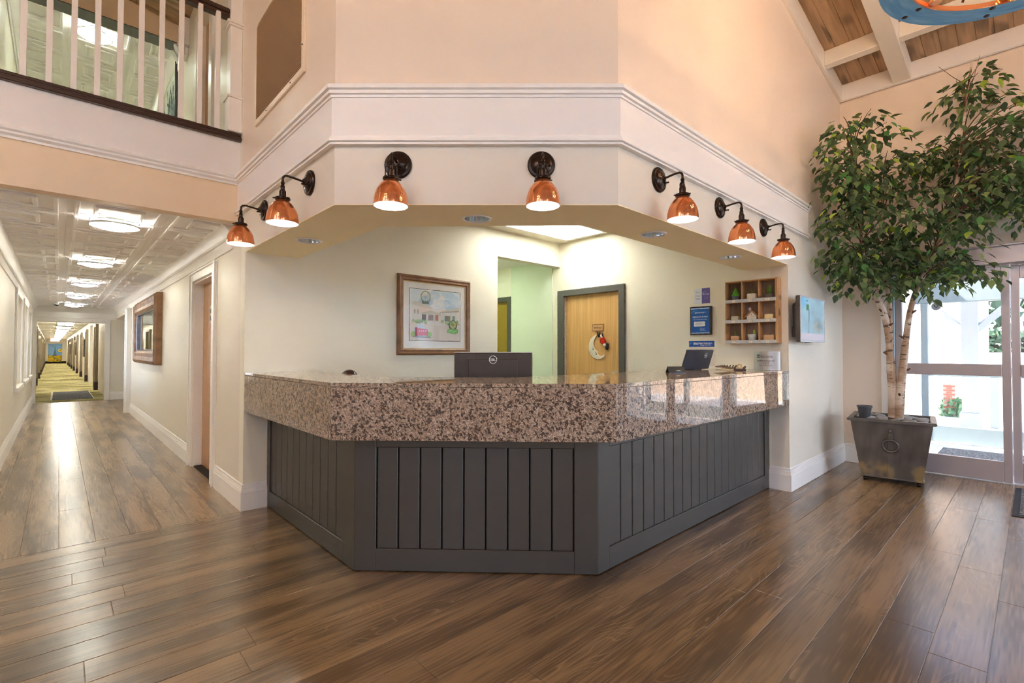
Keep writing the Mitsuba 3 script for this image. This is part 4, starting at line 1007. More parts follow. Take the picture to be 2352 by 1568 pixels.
q.text("Director's Award", .0155, mx, .180, Wt_, 3, 'm', True, .95); q.rect(.014, .172, x1 - .002, .1735, lin(90, 150, 210), 2)
q.text('Top 10% for Quality Assurance', .0085, mx, .155, Wt_, 3, 'm', True, .88)
q.rect(.045, .088, .163, .138, lin(226, 228, 230), 2)
for k, ww in enumerate((.07, .10, .06)): q.rect(.104 - ww / 2, .122 - .011 * k, .104 + ww / 2, .1255 - .011 * k, lin(150, 156, 166), 3)
q.line([(.105, .066), (.125, .072), (.135, .064), (.15, .069), (.165, .067)], .0022, Wt_, 3)
for k in range(3): q.rect(.108, .056 - .006 * k, .15 + .01 * k, .0585 - .006 * k, lin(170, 200, 230), 3)
q.build(c2 + '__print', M @ tr(0, 0, .0222))
c3 = thing('header_sheet', 'white sheet with blue header band on the wall behind the tilted display', 'notice')
M = onE(2.487, 1.12, 4.87); w, h = .272, .256
add(c3 + '__sheet', xf(B(0, w, 0, h, -.0002, .0016), M), 'vc_satin', col=lin(224, 216, 204))
q = Print(); q.rect(0, .194, w, h, lin(34, 74, 150), 1); q.poly([(0, .222), (0, .214), (.02, .232), (.045, .238), (.02, .237)], lin(80, 170, 220), 2)
q.text('BW', .024, .048, .216, Wt_, 3, 'l', True); q.rect(.098, .212, .1005, .244, Wt_, 3); q.text('Best Western.', .0175, .106, .224, Wt_, 3, 'l', True, .92); q.text('Hotels & Resorts', .010, .122, .208, Wt_, 3, 'l', True)
q.rect(.07, .166, .2, .169, lin(180, 180, 178), 2); q.build(c3 + '__print', M @ tr(0, 0, .0016))

# ---- cubby shelf with pots
sh = thing('cubby_shelf', 'rustic wooden wall shelf with nine numbered compartments', 'shelf')
Y1, Y0, Zs0, Zs1, D = 2.062, 1.587, 1.346, 1.944, .10
M = onE(Y1, Zs0, 4.87); w, h = Y1 - Y0, Zs1 - Zs0; tk = .012
add(sh + '__back', xf(B(tk, w - tk, 0, h, .001, .008), M), 'rustic_back')
for a, b in ((0, tk), (w - tk - .008, w)): add(sh + '__side', xf(B(a, b, 0, h, .001, D, .002), M), 'rustic')
add(sh + '__top', xf(B(0, w, h - tk, h, .001, D + .002, .002), M), 'rustic')
cw = (w - tk) / 3; rh = (h - .012) / 3
for k in (1, 2): add(sh + '__divider', xf(B(k * cw - .004, k * cw + .007, .01, h - tk, .008, D - .004, .002), M), 'rustic')
for k in range(3):
    add(sh + '__shelf_board', xf(B(tk, w - tk, k * rh, k * rh + .010, .008, D - .004), M), 'rustic')
    add(sh + '__label_rail', xf(B(.0, w - .012, k * rh - .002, k * rh + .030, D - .003, D + .001, .001), M), 'galvanized')
for k in range(9):
    r_, c_ = 2 - k // 3, k % 3
    q = Print(); x, y = c_ * cw + cw / 2 + .004, r_ * rh + .014
    q.disc(x, y, .0135, lin(120, 112, 100), 1, 1.7); q.disc(x, y, .0125, lin(240, 232, 214), 2, 1.7)
    for s_ in (-1, 1): q.disc(x + s_ * .0145, y, .002, lin(60, 56, 52), 3, 1.0, 10)
    q.text(str(k + 1), .0135, x, y - .0068, lin(70, 64, 60), 3, 'm')
    q.build(sh + '__number_badge', M @ tr(0, 0, D + .0011))
def cell(k): return (k % 3) * cw + cw / 2 + .006, (2 - k // 3) * rh + .0105
def blade(x, y, z, L, lean, az, wd, n=5):
    t = np.linspace(0, 1, n); d = np.array([math.cos(az), 0, math.sin(az)])
    P = np.array([[x, y, z]] * n) + np.outer(np.sin(t * lean) * L * .75, d) + np.outer(t * math.cos(lean * .6) * L, [0, 1, 0])
    s = np.array([-d[2], 0, d[0]]); ww = wd * (1 - t ** 1.6) + .0003
    v = np.concatenate([P + s * ww[:, None], P - s * ww[:, None]])
    f = []
    for i in range(n - 1): f += [(i, i + 1, n + i + 1), (i, n + i + 1, n + i)]
    return trimesh.Trimesh(v, np.array(f), process=False)
def potted(k, key, label, pot, potcol, plant_, plantcol, catg, mat='vc_matte'):
    t = thing(key, label, catg, 'little pots and ornaments on the cubby shelf')
    x, y = cell(k); MM = M @ tr(x, y, .056)
    add(t + '__pot', xf(pot, MM), mat, smooth=35, col=potcol)
    if plant_ is not None: add(t + '__plant', xf(plant_, MM), 'vc_satin', smooth=False, col=plantcol)
r4 = np.random.default_rng(11)
rpot = lambda r0, r1, hh: ylathe([(0, .001), (r0, .001), (r1, hh), (r1 - .004, hh + .001), (r1 - .006, hh - .006), (0, hh - .008)], 24)
bush = cat([ico((.028 * (1 - q) * math.cos(a_), .062 + q * .075, .022 * (1 - q) * math.sin(a_)), .012 * (1 - .5 * q), 1) for q, a_ in [(r4.random() ** 1.2, r4.uniform(0, 6.3)) for _ in range(46)]] + [ico((0, .062 + q * .07, 0), .019 * (1.1 - q), 1) for q in np.linspace(0, .9, 6)])
potted(0, 'potted_plant', 'dark grey pot with bright green cone bush, in compartment 1 of the shelf', rpot(.026, .035, .055), lin(88, 90, 98), bush, lin(86, 158, 44), 'potted plant')
gr = cat([blade(r4.uniform(-.02, .02), .055, r4.uniform(-.015, .015), r4.uniform(.04, .07), r4.uniform(.1, .7), r4.uniform(0, 6.3), .0022) for _ in range(22)])
potted(1, 'potted_plant', 'wide cream pot with thin olive grass, in compartment 2 of the shelf', ylathe([(0, .001), (.040, .001), (.045, .006), (.046, .062), (.043, .068), (.036, .066), (0, .06)], 26), lin(206, 194, 172), gr, lin(118, 122, 60), 'potted plant')
sp = cat([blade(r4.uniform(-.012, .012), .045, r4.uniform(-.01, .01), r4.uniform(.07, .10), r4.uniform(.1, .8), r4.uniform(0, 6.3), .0042) for _ in range(42)])
potted(2, 'potted_plant', 'dark pot with spiky green grass plant, in compartment 3 of the shelf', rpot(.030, .036, .052), lin(92, 86, 84), sp, lin(88, 122, 44), 'potted plant')
def woven(wx, hy, dz, n):
    ms = [B(-wx, wx, 0, hy, -dz, dz, .002)]
    for i in range(n):
        for j in range(int(wx * 2 / .011)):
            ms.append(B(-wx + .003 + j * .011, -wx + .012 + j * .011, .003 + i * hy / n, (i + .8) * hy / n + .003, dz - .001, dz + .002, .001))
    return cat(ms)
tw = cat([tube([(r4.uniform(-.015, .015), .05, 0), (r4.uniform(-.02, .03), .10, .01), (r4.uniform(-.01, .05), .12, .01)], [.0012, .0009, .0006], 5) for _ in range(7)])
potted(3, 'woven_box', 'pale ribbed box with dry twigs, in compartment 4 of the shelf', woven(.034, .056, .026, 5), lin(206, 200, 176), tw, lin(126, 104, 72), 'planter box')
t = thing('birdhouse', 'tiny white birdhouse with wooden roof, in compartment 5 of the shelf', 'birdhouse', 'little pots and ornaments on the cubby shelf')
x, y = cell(4); MM = M @ tr(x, y, .056)
hp = Polygon([(-.042, 0), (.042, 0), (.042, .048), (0, .090), (-.042, .048)])
add(t + '__house', xf(ext(hp, -.018, .018), MM), 'vc_matte', col=lin(236, 228, 214))
rp = Polygon([(-.056, .040), (0, .096), (.056, .040), (.060, .046), (0, .106), (-.060, .046)])
add(t + '__roof', xf(ext(rp, -.024, .024), MM), 'rustic')
q = Print(); q.disc(0, .066, .0045, lin(50, 40, 36), 1); q.text('Relax', .009, .012, .044, lin(90, 84, 80), 1, 'm')
for k in range(3): q.rect(-.004, .034 - .008 * k, .028, .036 - .008 * k, lin(176, 150, 140), 1)
q.rect(-.034, .004, -.012, .016, lin(140, 138, 136), 1); q.build(t + '__print', MM @ tr(0, 0, .0182))
add(t + '__flower_stem', xf(cat(tube([(-.026, .07, 0), (-.022, .115, 0)], .002, 6)), MM), 'vc_satin', col=lin(200, 160, 190))
add(t + '__flower', xf(cat([ico((-.020 + .009 * math.cos(a_), .122 + .010 * math.sin(a_), .002), (.006, .006, .004), 1) for a_ in np.arange(6) * 1.047] + [ico((-.020, .122, .003), .006, 1)]), MM), 'vc_satin', smooth=True, col=lin(196, 190, 200))
potted(5, 'woven_box', 'cream woven straw box, in compartment 6 of the shelf', woven(.036, .062, .026, 6), lin(226, 204, 156), None, None, 'planter box')
su = cat([blade(r4.uniform(-.012, .012), .052, r4.uniform(-.01, .01), r4.uniform(.05, .085), r4.uniform(.1, .6), r4.uniform(0, 6.3), .0042) for _ in range(9)])
potted(6, 'potted_plant', 'square tan pot with pale green succulent, in compartment 7 of the shelf', B(-.038, .036, 0, .062, -.028, .028, .003), lin(190, 152, 114), su, lin(110, 124, 66), 'potted plant')
bk = thing('bucket', 'galvanized little bucket with a green cactus, in compartment 8 of the shelf', 'bucket', 'little pots and ornaments on the cubby shelf')
x, y = cell(7); MM = M @ tr(x, y, .056)
add(bk + '__pail', xf(ylathe([(0, .001), (.030, .001), (.035, .03), (.036, .032), (.037, .045), (.0385, .047), (.040, .060), (.0425, .066), (.042, .074), (.038, .072), (0, .062)], 30), MM), 'galvanized', smooth=30)
add(bk + '__cactus', xf(cat(*[ico((xx, .085, zz), (.010, .032, .010)) for xx, zz in ((.014, 0), (.026, .004), (.02, -.008))]), MM), 'vc_satin', smooth=True, col=lin(134, 146, 58))
st_ = cat(tube([(.0, .05, 0), (.001, .085, 0)], .002, 6), tube([(.004, .05, 0), (.006, .078, 0)], .0016, 6))
potted(8, 'potted_plant', 'square tan pot with bare stub, in compartment 9 of the shelf', B(-.046, .044, 0, .066, -.028, .028, .004), lin(196, 160, 122), st_, lin(84, 70, 44), 'potted plant')

# ---- television on the wall
tv = thing('television', 'wall mounted television showing a bright pale blue picture', 'television')
M = frame((4.805, 1.415, 1.355), (1, -.012, 0), (0, 0, 1))
tw_, th_ = .70, .415
add(tv + '__housing', xf(cat(B(0, tw_, 0, th_, -.035, 0, .004), B(.05, tw_ - .05, .03, th_ - .05, -.06, -.03, .01)), M), 'vc_satin', col=lin(60, 56, 54))
add(tv + '__bezel', xf(cat(B(0, tw_, 0, .022, 0, .004, .002), B(0, .016, 0, th_, 0, .004, .002), B(tw_ - .012, tw_, 0, th_, 0, .004, .002), B(0, tw_, th_ - .012, th_, 0, .004, .002)), M), 'vc_satin', col=lin(190, 196, 204))
nx, ny = 48, 30
gx, gy = np.meshgrid(np.linspace(0, 1, nx), np.linspace(0, 1, ny)); gx, gy = gx.ravel(), gy.ravel()
P3 = np.c_[gx * 4, gy * 3, gx * 0]
nz = meshkit.fbm(P3 + 3, 4); nz2 = meshkit.fbm(P3 * 3 + 9, 3)
colr = np.array(lin(168, 206, 226))[None] * (0.75 + .5 * nz[:, None])
colr += (np.clip(1 - np.hypot((gx - .12) / .2, (gy - .92) / .25), 0, 1))[:, None] * (np.array(lin(70, 140, 190)) - .3)
colr = np.where((np.hypot((gx - .24) / .1, (gy - .82) / .13) < 1)[:, None] & (nz2 > .45)[:, None], lin(60, 130, 80), colr)
colr = np.where(((np.abs(gx - .31 - .03 * gy) < .018) & (gy < .75))[:, None], lin(110, 150, 170), colr)
mk = np.clip(1 - np.hypot((gx - .75) / .32, (gy - .35) / .25), 0, 1)[:, None]
colr = colr * (1 - mk) + mk * np.where((nz2 > .5)[:, None], lin(190, 176, 140), lin(130, 150, 160))
colr = np.where((gy < .17)[:, None], lin(214, 210, 228), colr)
sv = np.c_[.016 + gx * (tw_ - .028), .022 + gy * (th_ - .034), np.full(len(gx), .0012)]
sf = [];
for j in range(ny - 1):
    for i in range(nx - 1):
        b_ = j * nx + i; sf += [(b_, b_ + 1, b_ + nx + 1), (b_, b_ + nx + 1, b_ + nx)]
kk = add(tv + '__screen', xf(trimesh.Trimesh(sv, np.array(sf), process=False), M), 'print_paper', col=np.clip(colr, 0, 1) * .30)
scene[kk]['emitter'] = {'type': 'area', 'radiance': VC}
add(tv + '__bracket', cat(B(4.98, 5.05, 1.50, 1.529, 1.49, 1.715, .004), B(4.99, 5.02, 1.45, 1.51, 1.50, 1.70, .004), B(4.95, 5.30, 1.44, 1.48, 1.55, 1.66, .004), B(4.93, 4.96, 1.45, 1.52, 1.40, 1.50, .004), B(4.935, 4.955, 1.44, 1.455, 1.43, 1.455, .002)), 'vc_satin', col=lin(36, 36, 40))
add(tv + '__controls', xf(B(.18, .30, -.006, .0, -.02, -.004, .002), M), 'vc_satin', col=lin(30, 60, 80))

# ---- mirror in the corridor
mi_ = thing('wall_mirror', 'mirror in a deep brown moulded frame on the corridor wall', 'mirror')
M = onE(11.25, 1.055, W); mw, mh = 2.72, 1.05
fr2 = pframe(mw, mh, .21, .10, 0)
add(mi_ + '__frame', xf(fr2, M), 'walnut')
add(mi_ + '__edge', xf(cat(B(0, mw, 0, .012, 0, .07), B(0, mw, mh - .012, mh, 0, .07), B(mw - .012, mw, 0, mh, 0, .07), B(0, .012, 0, mh, 0, .07)), M), 'walnut')
add(mi_ + '__bevel', xf(pframe(mw - .40, mh - .40, .03, .06, 0), M @ tr(.20, .20, 0)), 'vc_metal', col=lin(120, 124, 140))
add(mi_ + '__glass', xf(B(.2, mw - .2, .2, mh - .2, .02, .026), M), 'mirror_glass')

# ---- upstairs bits
up_ = thing('upstairs_picture', 'black and white framed picture on the upstairs wall behind the railing', 'picture')
M = onE(8.62, 4.16, W)
add(up_ + '__frame', xf(pframe(1.10, 1.05, .03, .035, 0), M), 'vc_satin', col=lin(28, 28, 30))
q = Print(); q.rect(.02, .02, 1.08, 1.03, lin(214, 222, 206), 1)
r5 = np.random.default_rng(5)
for k in range(26):
    x = .2 + .8 * r5.random(); q.line([(x, .03), (x + .05 * r5.normal(), .2 + .25 * r5.random()), (x + .12 * r5.normal(), .45 + .3 * r5.random())], .02 + .03 * r5.random(), [lin(60, 74, 76), lin(96, 112, 110), lin(40, 50, 54)][k % 3], 2 + k % 3)
q.rect(.02, .02, 1.08, .12, lin(50, 60, 62), 6); q.build(up_ + '__print', M @ tr(0, 0, .012))
em = thing('emergency_light', 'white emergency light with clear lamp heads on the upstairs wall', 'emergency light')
M = onE(7.05, 4.77, W)
add(em + '__box', xf(cat(B(0, .30, .10, .42, 0, .08, .01), B(.06, .24, .0, .10, 0, .05, .01)), M), 'vc_satin', col=lin(232, 230, 228))
add(em + '__lamp', xf(cat(*[xf(lathe([(0, 0), (.035, .0), (.06, .035), (.058, .06), (.0, .066)], 20), frame((a_, .06, .07), (1, 0, 0), (0, .8, .5))) for a_ in (.07, .23)]), M), 'vc_gloss', smooth=30, col=lin(214, 216, 216))
for (x, y, z, w_) in ((.36, 6.62, CZ, 'first sprinkler head between the drum lights of the corridor ceiling'), (.33, 7.30, UZ, 'sprinkler head beside the upstairs drum light')):
    t = thing('sprinkler_head', w_, 'sprinkler')
    add(t + '__escutcheon', lathe([(0, -.004), (.036, -.005), (.04, -.001), (0, 0)], 24).apply_translation([x, y, z - .016]), 'chrome', smooth=30)
    add(t + '__head', cat(lathe([(0, -.04), (.016, -.04), (.016, -.037), (.006, -.034), (.008, -.01), (.012, -.004), (0, -.003)], 16).apply_translation([x, y, z - .016])), 'chrome', smooth=30)
t = thing('security_camera', 'small dome camera on the ceiling above the hall opening', 'camera')
add(t + '__base', lathe([(0, -.03), (.06, -.03), (.065, -.001), (0, -.001)], 24).apply_translation([-.05, 15.3, CZ - .012]), 'vc_satin', smooth=30, col=lin(220, 220, 220))
add(t + '__dome', ico((-.05, 15.3, CZ - .045), (.045, .045, .03)), 'vc_gloss', smooth=True, col=lin(30, 30, 34))
t = thing('light_switch', 'small wall plate on the corridor left wall near the hall opening', 'switch')
add(t, B(-.45, -.442, 15.7, 15.78, .42, .54, .003), 'vc_satin', col=lin(170, 170, 172))

# ================================================================ FAR HALL CONTENTS
hp_ = thing('hall_painting', 'large painting of a windmill and sunflowers at the end of the far hall', 'painting')
hx = -0.0085 * (HY1 - 16.3)
M = onN(-.31 + hx, .16, HY1)
add(hp_ + '__canvas', xf(B(0, .96, 0, 1.72, 0, .04), M), 'vc_matte', col=lin(80, 110, 140))
q = Print(); q.rect(0, 0, .96, 1.72, lin(120, 164, 206), 1); q.rect(0, 0, .96, .62, lin(176, 150, 34), 2)
for k in range(60): q.disc(.03 + .9 * r5.random(), .02 + .58 * r5.random(), .03 + .03 * r5.random(), [lin(226, 186, 30), lin(96, 110, 30), lin(206, 160, 20), lin(120, 96, 20)][k % 4], 3 + k % 2, 1, 10)
q.poly([(.33, .56), (.60, .56), (.50, 1.20), (.44, 1.20)], lin(96, 124, 140), 5)
for k in range(5): q.line([(.35 + .02 * k, .62 + .13 * k), (.58 - .015 * k, .70 + .13 * k)], .02, lin(54, 70, 84), 6)
q.line([(.20, 1.52), (.47, 1.42), (.47, 1.2)], .035, lin(70, 96, 116), 6)
q.disc(.83, 1.08, .15, lin(236, 200, 50), 6); q.disc(.84, 1.08, .05, lin(120, 80, 20), 7)
q.build(hp_ + '__print', M @ tr(0, 0, .0405))
for k in range(10):
    y = 20.2 + 4.4 * k; x = .27 - .0085 * (y - 16.3)
    t = thing('strip_light', f'long white fluorescent fixture, {("first", "second", "third", "fourth", "fifth", "sixth", "seventh", "eighth", "ninth", "tenth")[k]} from the near end of the far hall ceiling', 'ceiling light', 'fluorescent fixtures of the far hall')
    add(t + '__housing', B(x - .25, x + .25, y, y + 2.4, CZ - .06, CZ - .027, .004), 'paint_trim')
    add(t + '__diffuser', B(x - .23, x + .23, y + .02, y + 2.38, CZ - .095, CZ - .061, .01), 'lamp_glass', emit=(HALL_L, HALL_L * .97, HALL_L * .88))
x = .1 - .0085 * 40
ex = thing('exit_sign', 'small glowing red EXIT sign under the far hall ceiling', 'sign')
M = frame((x - .30, 58.0, 2.02), (1, 0, 0), (0, 0, 1))
add(ex + '__box', xf(B(0, .6, 0, .30, -.05, 0, .005), M), 'vc_satin', col=lin(230, 200, 196))
add(ex + '__panel', xf(B(.02, .58, .02, .28, 0, .004), M), 'lamp_glass', emit=(2.2, .22, .2))
q = Print(); q.text('EXIT', .16, .30, .07, lin(250, 230, 226), 1, 'm', True); q.build(ex + '__lettering', M @ tr(0, 0, .0045))
hd = ('first', 'second', 'third', 'fourth', 'fifth', 'sixth', 'seventh', 'eighth')
for side in (0, 1):
    for k in range(8):
        y = (20.6 if side else 24.5) + (0 if k == 0 else 5.8 + (k - 1) * 4.8); xw = (HX0, HX1)[side] - .0085 * (y - 16.3)
        t = thing('guest_door', f'guest room door, {hd[k]} along the {("left", "right")[side]} wall of the far hall', 'door', 'guest room doors of the far hall')
        s_ = (1, -1)[side]
        add(t + '__frame', cat(B(xw, xw + s_ * .07, y - .10, y, 0, 2.08), B(xw, xw + s_ * .07, y + .95, y + 1.05, 0, 2.08), B(xw, xw + s_ * .07, y - .1, y + 1.05, 2.03, 2.12)), 'vc_satin', col=lin(120, 108, 86))
        add(t + '__panel', B(xw, xw + s_ * .012, y, y + .95, 0, 2.03), 'vc_satin', col=lin(52, 36, 28) if k == 0 else lin(150, 138, 112))
        add(t + '__base', B(xw, xw + s_ * .10, y - .22, y - .1, 0, .26), 'vc_satin', col=lin(40, 30, 26))
for k in range(6):
    side = k % 2; y = (27.3, 28.6, 37.0, 38.2, 46.6, 47.8)[k]; xw = (HX0, HX1)[side] - .0085 * (y - 16.3); s_ = (1, -1)[side]
    t = thing('hall_picture', f'narrow dark picture, {hd[k // 2]} on the {("left", "right")[side]} wall of the far hall', 'picture', 'pictures along the far hall')
    add(t + '__frame', B(xw, xw + s_ * .05, y, y + 1.1, .98, 1.75, .01), 'vc_satin', col=lin(50, 44, 40))
    add(t + '__lamp', cat(ico((xw + s_ * .09, y - .35, 1.78), (.05, .06, .07), 2)), 'vc_satin', smooth=True, col=lin(240, 232, 210))
hm = thing('hall_mat', 'dark grey door mat on the olive carpet at the hall entrance', 'mat')
add(hm + '__pile', B(-.10, .69, 16.95, 20.1, .002, .014, .004), 'mat_fibre')
add(hm + '__edge', cat(B(-.14, -.10, 16.93, 20.12, .002, .011, .003), B(.69, .71, 16.93, 20.12, .002, .011, .003)), 'vc_matte', col=lin(206, 200, 180))

# ================================================================ PLANTER AND TREE
PC = np.array([6.10, .985]); PA = math.radians(7)
def PM(z=0): return rotz(PA, (PC[0], PC[1], z))
pl = thing('metal_planter', 'tapered dark metal planter box with ring handle under the indoor tree', 'planter')
def frustum(h0, h1, z0, z1):
    v = np.array([(sx * h, sy * h, z) for h, z in ((h0, z0), (h1, z1)) for sx, sy in ((-1, -1), (1, -1), (1, 1), (-1, 1))], float)
    return v
def shellbox(h0, h1, z0, z1, t):
    o = frustum(h0, h1, z0, z1); i = frustum(h0 - t, h1 - t, z0 + t, z1)
    v = np.vstack([o, i]); f = []
    for k in range(4):
        n2_ = (k + 1) % 4
        f += [(k, n2_, 4 + n2_), (k, 4 + n2_, 4 + k), (8 + k, 12 + n2_, 8 + n2_), (8 + k, 12 + k, 12 + n2_), (4 + k, 4 + n2_, 12 + n2_), (4 + k, 12 + n2_, 12 + k)]
    f += [(0, 2, 1), (0, 3, 2), (8, 9, 10), (8, 10, 11)]
    return trimesh.Trimesh(v, np.array(f), process=False)
add(pl + '__body', xf(shellbox(.235, .312, .055, .60, .01), PM()), 'planter_metal')
rim = Polygon([(-.338, -.338), (.338, -.338), (.338, .338), (-.338, .338)]).difference(sbox(-.292, -.292, .292, .292))
add(pl + '__rim', xf(bev_prism(rim, .590, .618, .006), PM()), 'planter_metal')
add(pl + '__foot_band', xf(cat(B(-.245, .245, -.245, -.228, .045, .066, .004), B(-.245, .245, .228, .245, .045, .066, .004), B(-.245, -.228, -.228, .228, .045, .066, .004), B(.228, .245, -.228, .228, .045, .066, .004)), PM()), 'planter_metal')
Mf = PM() @ frame((-.236, 0, .06), (0, -1, 0), (-.139, 0, 1))
add(pl + '__strap', xf(B(-.024, .024, .0, .40, .0, .006, .002), Mf), 'planter_metal')
tor = trimesh.creation.torus(.058, .0105, major_sections=40, minor_sections=12)
add(pl + '__ring_handle', xf(tor, Mf @ tr(0, .315, .016)), 'planter_metal', smooth=True)
add(pl + '__handle_boss', xf(cat(B(-.018, .018, .375, .44, .0, .026, .006), ico((0, .455, .008), (.010, .02, .012))), Mf), 'planter_metal', smooth=35)
for sx in (-1, 1):
    for sy in (-1, 1):
        add(pl + '__caster', xf(cat(xf(lathe([(0, -.012), (.018, -.012), (.022, -.006), (.022, .006), (.018, .012), (0, .012)], 16), frame((sx * .205, sy * .205, .022), (0, 0, 1), (1, 0, 0))), B(sx * .205 - .012, sx * .205 + .012, sy * .205 - .016, sy * .205 + .016, .035, .052, .003)), PM()), 'bronze', smooth=35)
so = thing('planter_soil', 'dark soil filling the metal planter under the stones', 'soil', kind='stuff')
add(so, xf(B(-.295, .295, -.295, .295, .50, .575), PM()), 'gap_dark')
r6 = np.random.default_rng(21)
peb = []
for k in range(6):
    m_ = trimesh.creation.icosphere(subdivisions=2); v = m_.vertices.copy()
    v *= (1 + .25 * (meshkit.fbm(v * 1.3 + k * 7, 2)[:, None] - .5)) * np.array([.040, .028, .016]) * (.8 + .08 * k)
    peb.append(mikit.ply(trimesh.Trimesh(v, m_.faces, process=False), 'river_stone', smooth=True))
for k in range(74):
    lay = k % 2; a_ = r6.uniform(-.262, .262, 2)
    if math.hypot(a_[0], a_[1]) < .07: a_ = a_ * 2 + .04
    kk = copyof('river_stone_pebble', peb[k % 6], PM(.590 + .014 * lay) @ rotz(r6.uniform(0, 6.3), (a_[0], a_[1], 0)) @ np.array([[1, 0, 0, 0], [0, math.cos(.2), -math.sin(.2) * (k % 3 - 1), 0], [0, math.sin(.2) * (k % 3 - 1), math.cos(.2), 0], [0, 0, 0, 1.0]]))
    tag(kk, 'smooth grey river stone lying on top of the metal planter', 'stone', 'river stones in the planter')
bp_ = thing('plastic_pot', 'small empty dark plastic pot on the stones at the planter corner', 'pot')
add(bp_, lathe([(0, 0), (.046, 0), (.060, .100), (.067, .102), (.067, .118), (.062, .119), (.058, .10), (.045, .01), (0, .01)], 30).apply_translation([5.99, 1.185, .604]), 'vc_satin', smooth=35, col=lin(64, 66, 72))

tree = thing('indoor_tree', 'tall leafy indoor tree with pale birch trunks in the metal planter', 'tree')
tr1 = spline([(6.12, .975, .58), (6.11, .975, .90), (6.09, .985, 1.17), (6.06, 1.03, 1.65), (5.98, 1.12, 1.97), (5.92, 1.165, 2.25), (5.86, 1.19, 2.66), (5.80, 1.20, 3.05), (5.74, 1.20, 3.35)], 40)
tr2 = spline([(6.10, .985, 1.10), (6.12, .985, 1.35), (6.13, .995, 1.74), (6.13, 1.02, 2.0), (6.12, 1.03, 2.36), (6.10, 1.03, 2.9), (6.08, 1.0, 3.2)], 30)
tr3 = spline([(6.11, .925, .58), (6.10, .90, 1.0), (6.10, .872, 1.30), (6.10, .795, 1.81), (6.11, .695, 2.09), (6.15, .54, 2.52), (6.19, .475, 2.92), (6.22, .44, 3.32), (6.26, .40, 3.75), (6.30, .37, 4.02)], 44)
def trunk(key, P, r0, r1, wob):
    n = len(P); t = np.linspace(0, 1, n)
    rr = r0 * (1 - t) + r1 * t + (meshkit.noise(np.c_[t * 17, t * 0 + wob, t * 0]) - .5) * .008
    m_ = tube(P, rr, 14)
    add(tree + key, m_, 'birch_bark', smooth=50)
trunk('__trunk', tr1, .042, .010, 1); trunk('__trunk', tr2, .023, .009, 2); trunk('__trunk', tr3, .036, .009, 3)
ks = []
for P, r_ in ((tr1, .04), (tr2, .027), (tr3, .038)):
    for k in range(8):
        i = int(2 + (k * .085 + .03 * r6.random()) * len(P)); az = r6.uniform(1.7, 5.0); pt = P[min(i, len(P) - 1)]
        d_ = np.array([math.cos(az), math.sin(az), .55]); rr = r_ * (1 - .5 * i / len(P))
        ks.append(tube([pt + d_ * rr * .5, pt + d_ * rr * 1.2, pt + d_ * rr * 1.2 + d_ * .018], [.014, .010, .006], 7))
add(tree + '__branch_stub', cat(ks), 'twig_bark', smooth=45, kind='stuff')
BL = [((5.62, 1.17, 3.27), (.40, .32), 1.0), ((5.47, 1.16, 2.66), (.37, .42), 1.2), ((5.80, 1.15, 2.25), (.42, .25), 1.0), ((5.87, .79, 2.47), (.50, .55), 1.9),
      ((6.18, .37, 3.30), (.44, .38), 1.2), ((6.27, .37, 3.80), (.16, .22), .34), ((6.22, .24, 2.78), (.44, .44), 1.25), ((6.12, .66, 2.28), (.42, .26), .8),
      ((6.05, .93, 3.05), (.34, .26), .6), ((6.32, .06, 3.10), (.40, .50), 1.0), ((6.2, .44, 2.10), (.36, .13), .4)]
tips = [(tr1, 20, 39), (tr2, 14, 29), (tr3, 16, 43)]
twig, leaves, clus = [], [], []
for c, (rh_, rv), wgt in BL:
    for k in range(int(round(14 * wgt))):
        u = r6.normal(size=3); u /= np.linalg.norm(u); u *= r6.random() ** .38
        cc = np.array(c) + u * np.array([rh_, rh_, rv])
        cc[0] = min(cc[0], 6.46); cc[1] = min(cc[1], 1.36)
        clus.append(cc)
for cc in clus:
    best = min(((np.linalg.norm(P[i] - cc + [0, 0, .25]), P[i]) for P, a_, b_ in tips for i in range(a_, b_ + 1)), key=lambda z: z[0])
    st0 = best[1]; mid = (st0 * .45 + cc * .55) + np.array([0, 0, .08])
    L_ = np.linalg.norm(cc - st0)
    twig.append(tube(spline([st0, mid, cc + [0, 0, .03]], 7), np.linspace(.004 + .006 * min(L_, 1), .0022, 7), 5))
    rad = r6.uniform(.14, .25); nl = int(rad * 158)
    for k in range(nl):
        az = r6.uniform(0, 2 * math.pi); q_ = math.sqrt(r6.random()) * rad
        rd = np.array([math.cos(az), math.sin(az), 0])
        pos = cc + rd * q_ + np.array([0, 0, -1.2 * q_ * q_ / rad * .9 + r6.normal() * .020])
        dn_ = r6.uniform(-.05, .75) + q_ / rad * .55
        d_ = rd * math.cos(dn_) + np.array([0, 0, -math.sin(dn_)]) + r6.normal(size=3) * .22
        d_ /= np.linalg.norm(d_)
        nn = np.array([0, 0, 1.0]) + rd * .45 + r6.normal(size=3) * .26
        leaves.append((pos, d_, nn, r6.uniform(.060, .104)))
for az, el, P, i in ((1.2, .9, tr3, 40), (4.0, 1.2, tr3, 38), (2.6, 1.2, tr1, 36), (0.4, 1.0, tr1, 38), (3.6, .7, tr1, 30)):
    b_ = P[i]; d_ = np.array([math.cos(az) * math.cos(el), math.sin(az) * math.cos(el), math.sin(el)])
    twig.append(tube([b_, b_ + d_ * .2, b_ + d_ * .38 + [0, 0, .02]], [.004, .0025, .0015], 5))
add(tree + '__branches', cat(twig), 'twig_bark', smooth=50, kind='stuff')
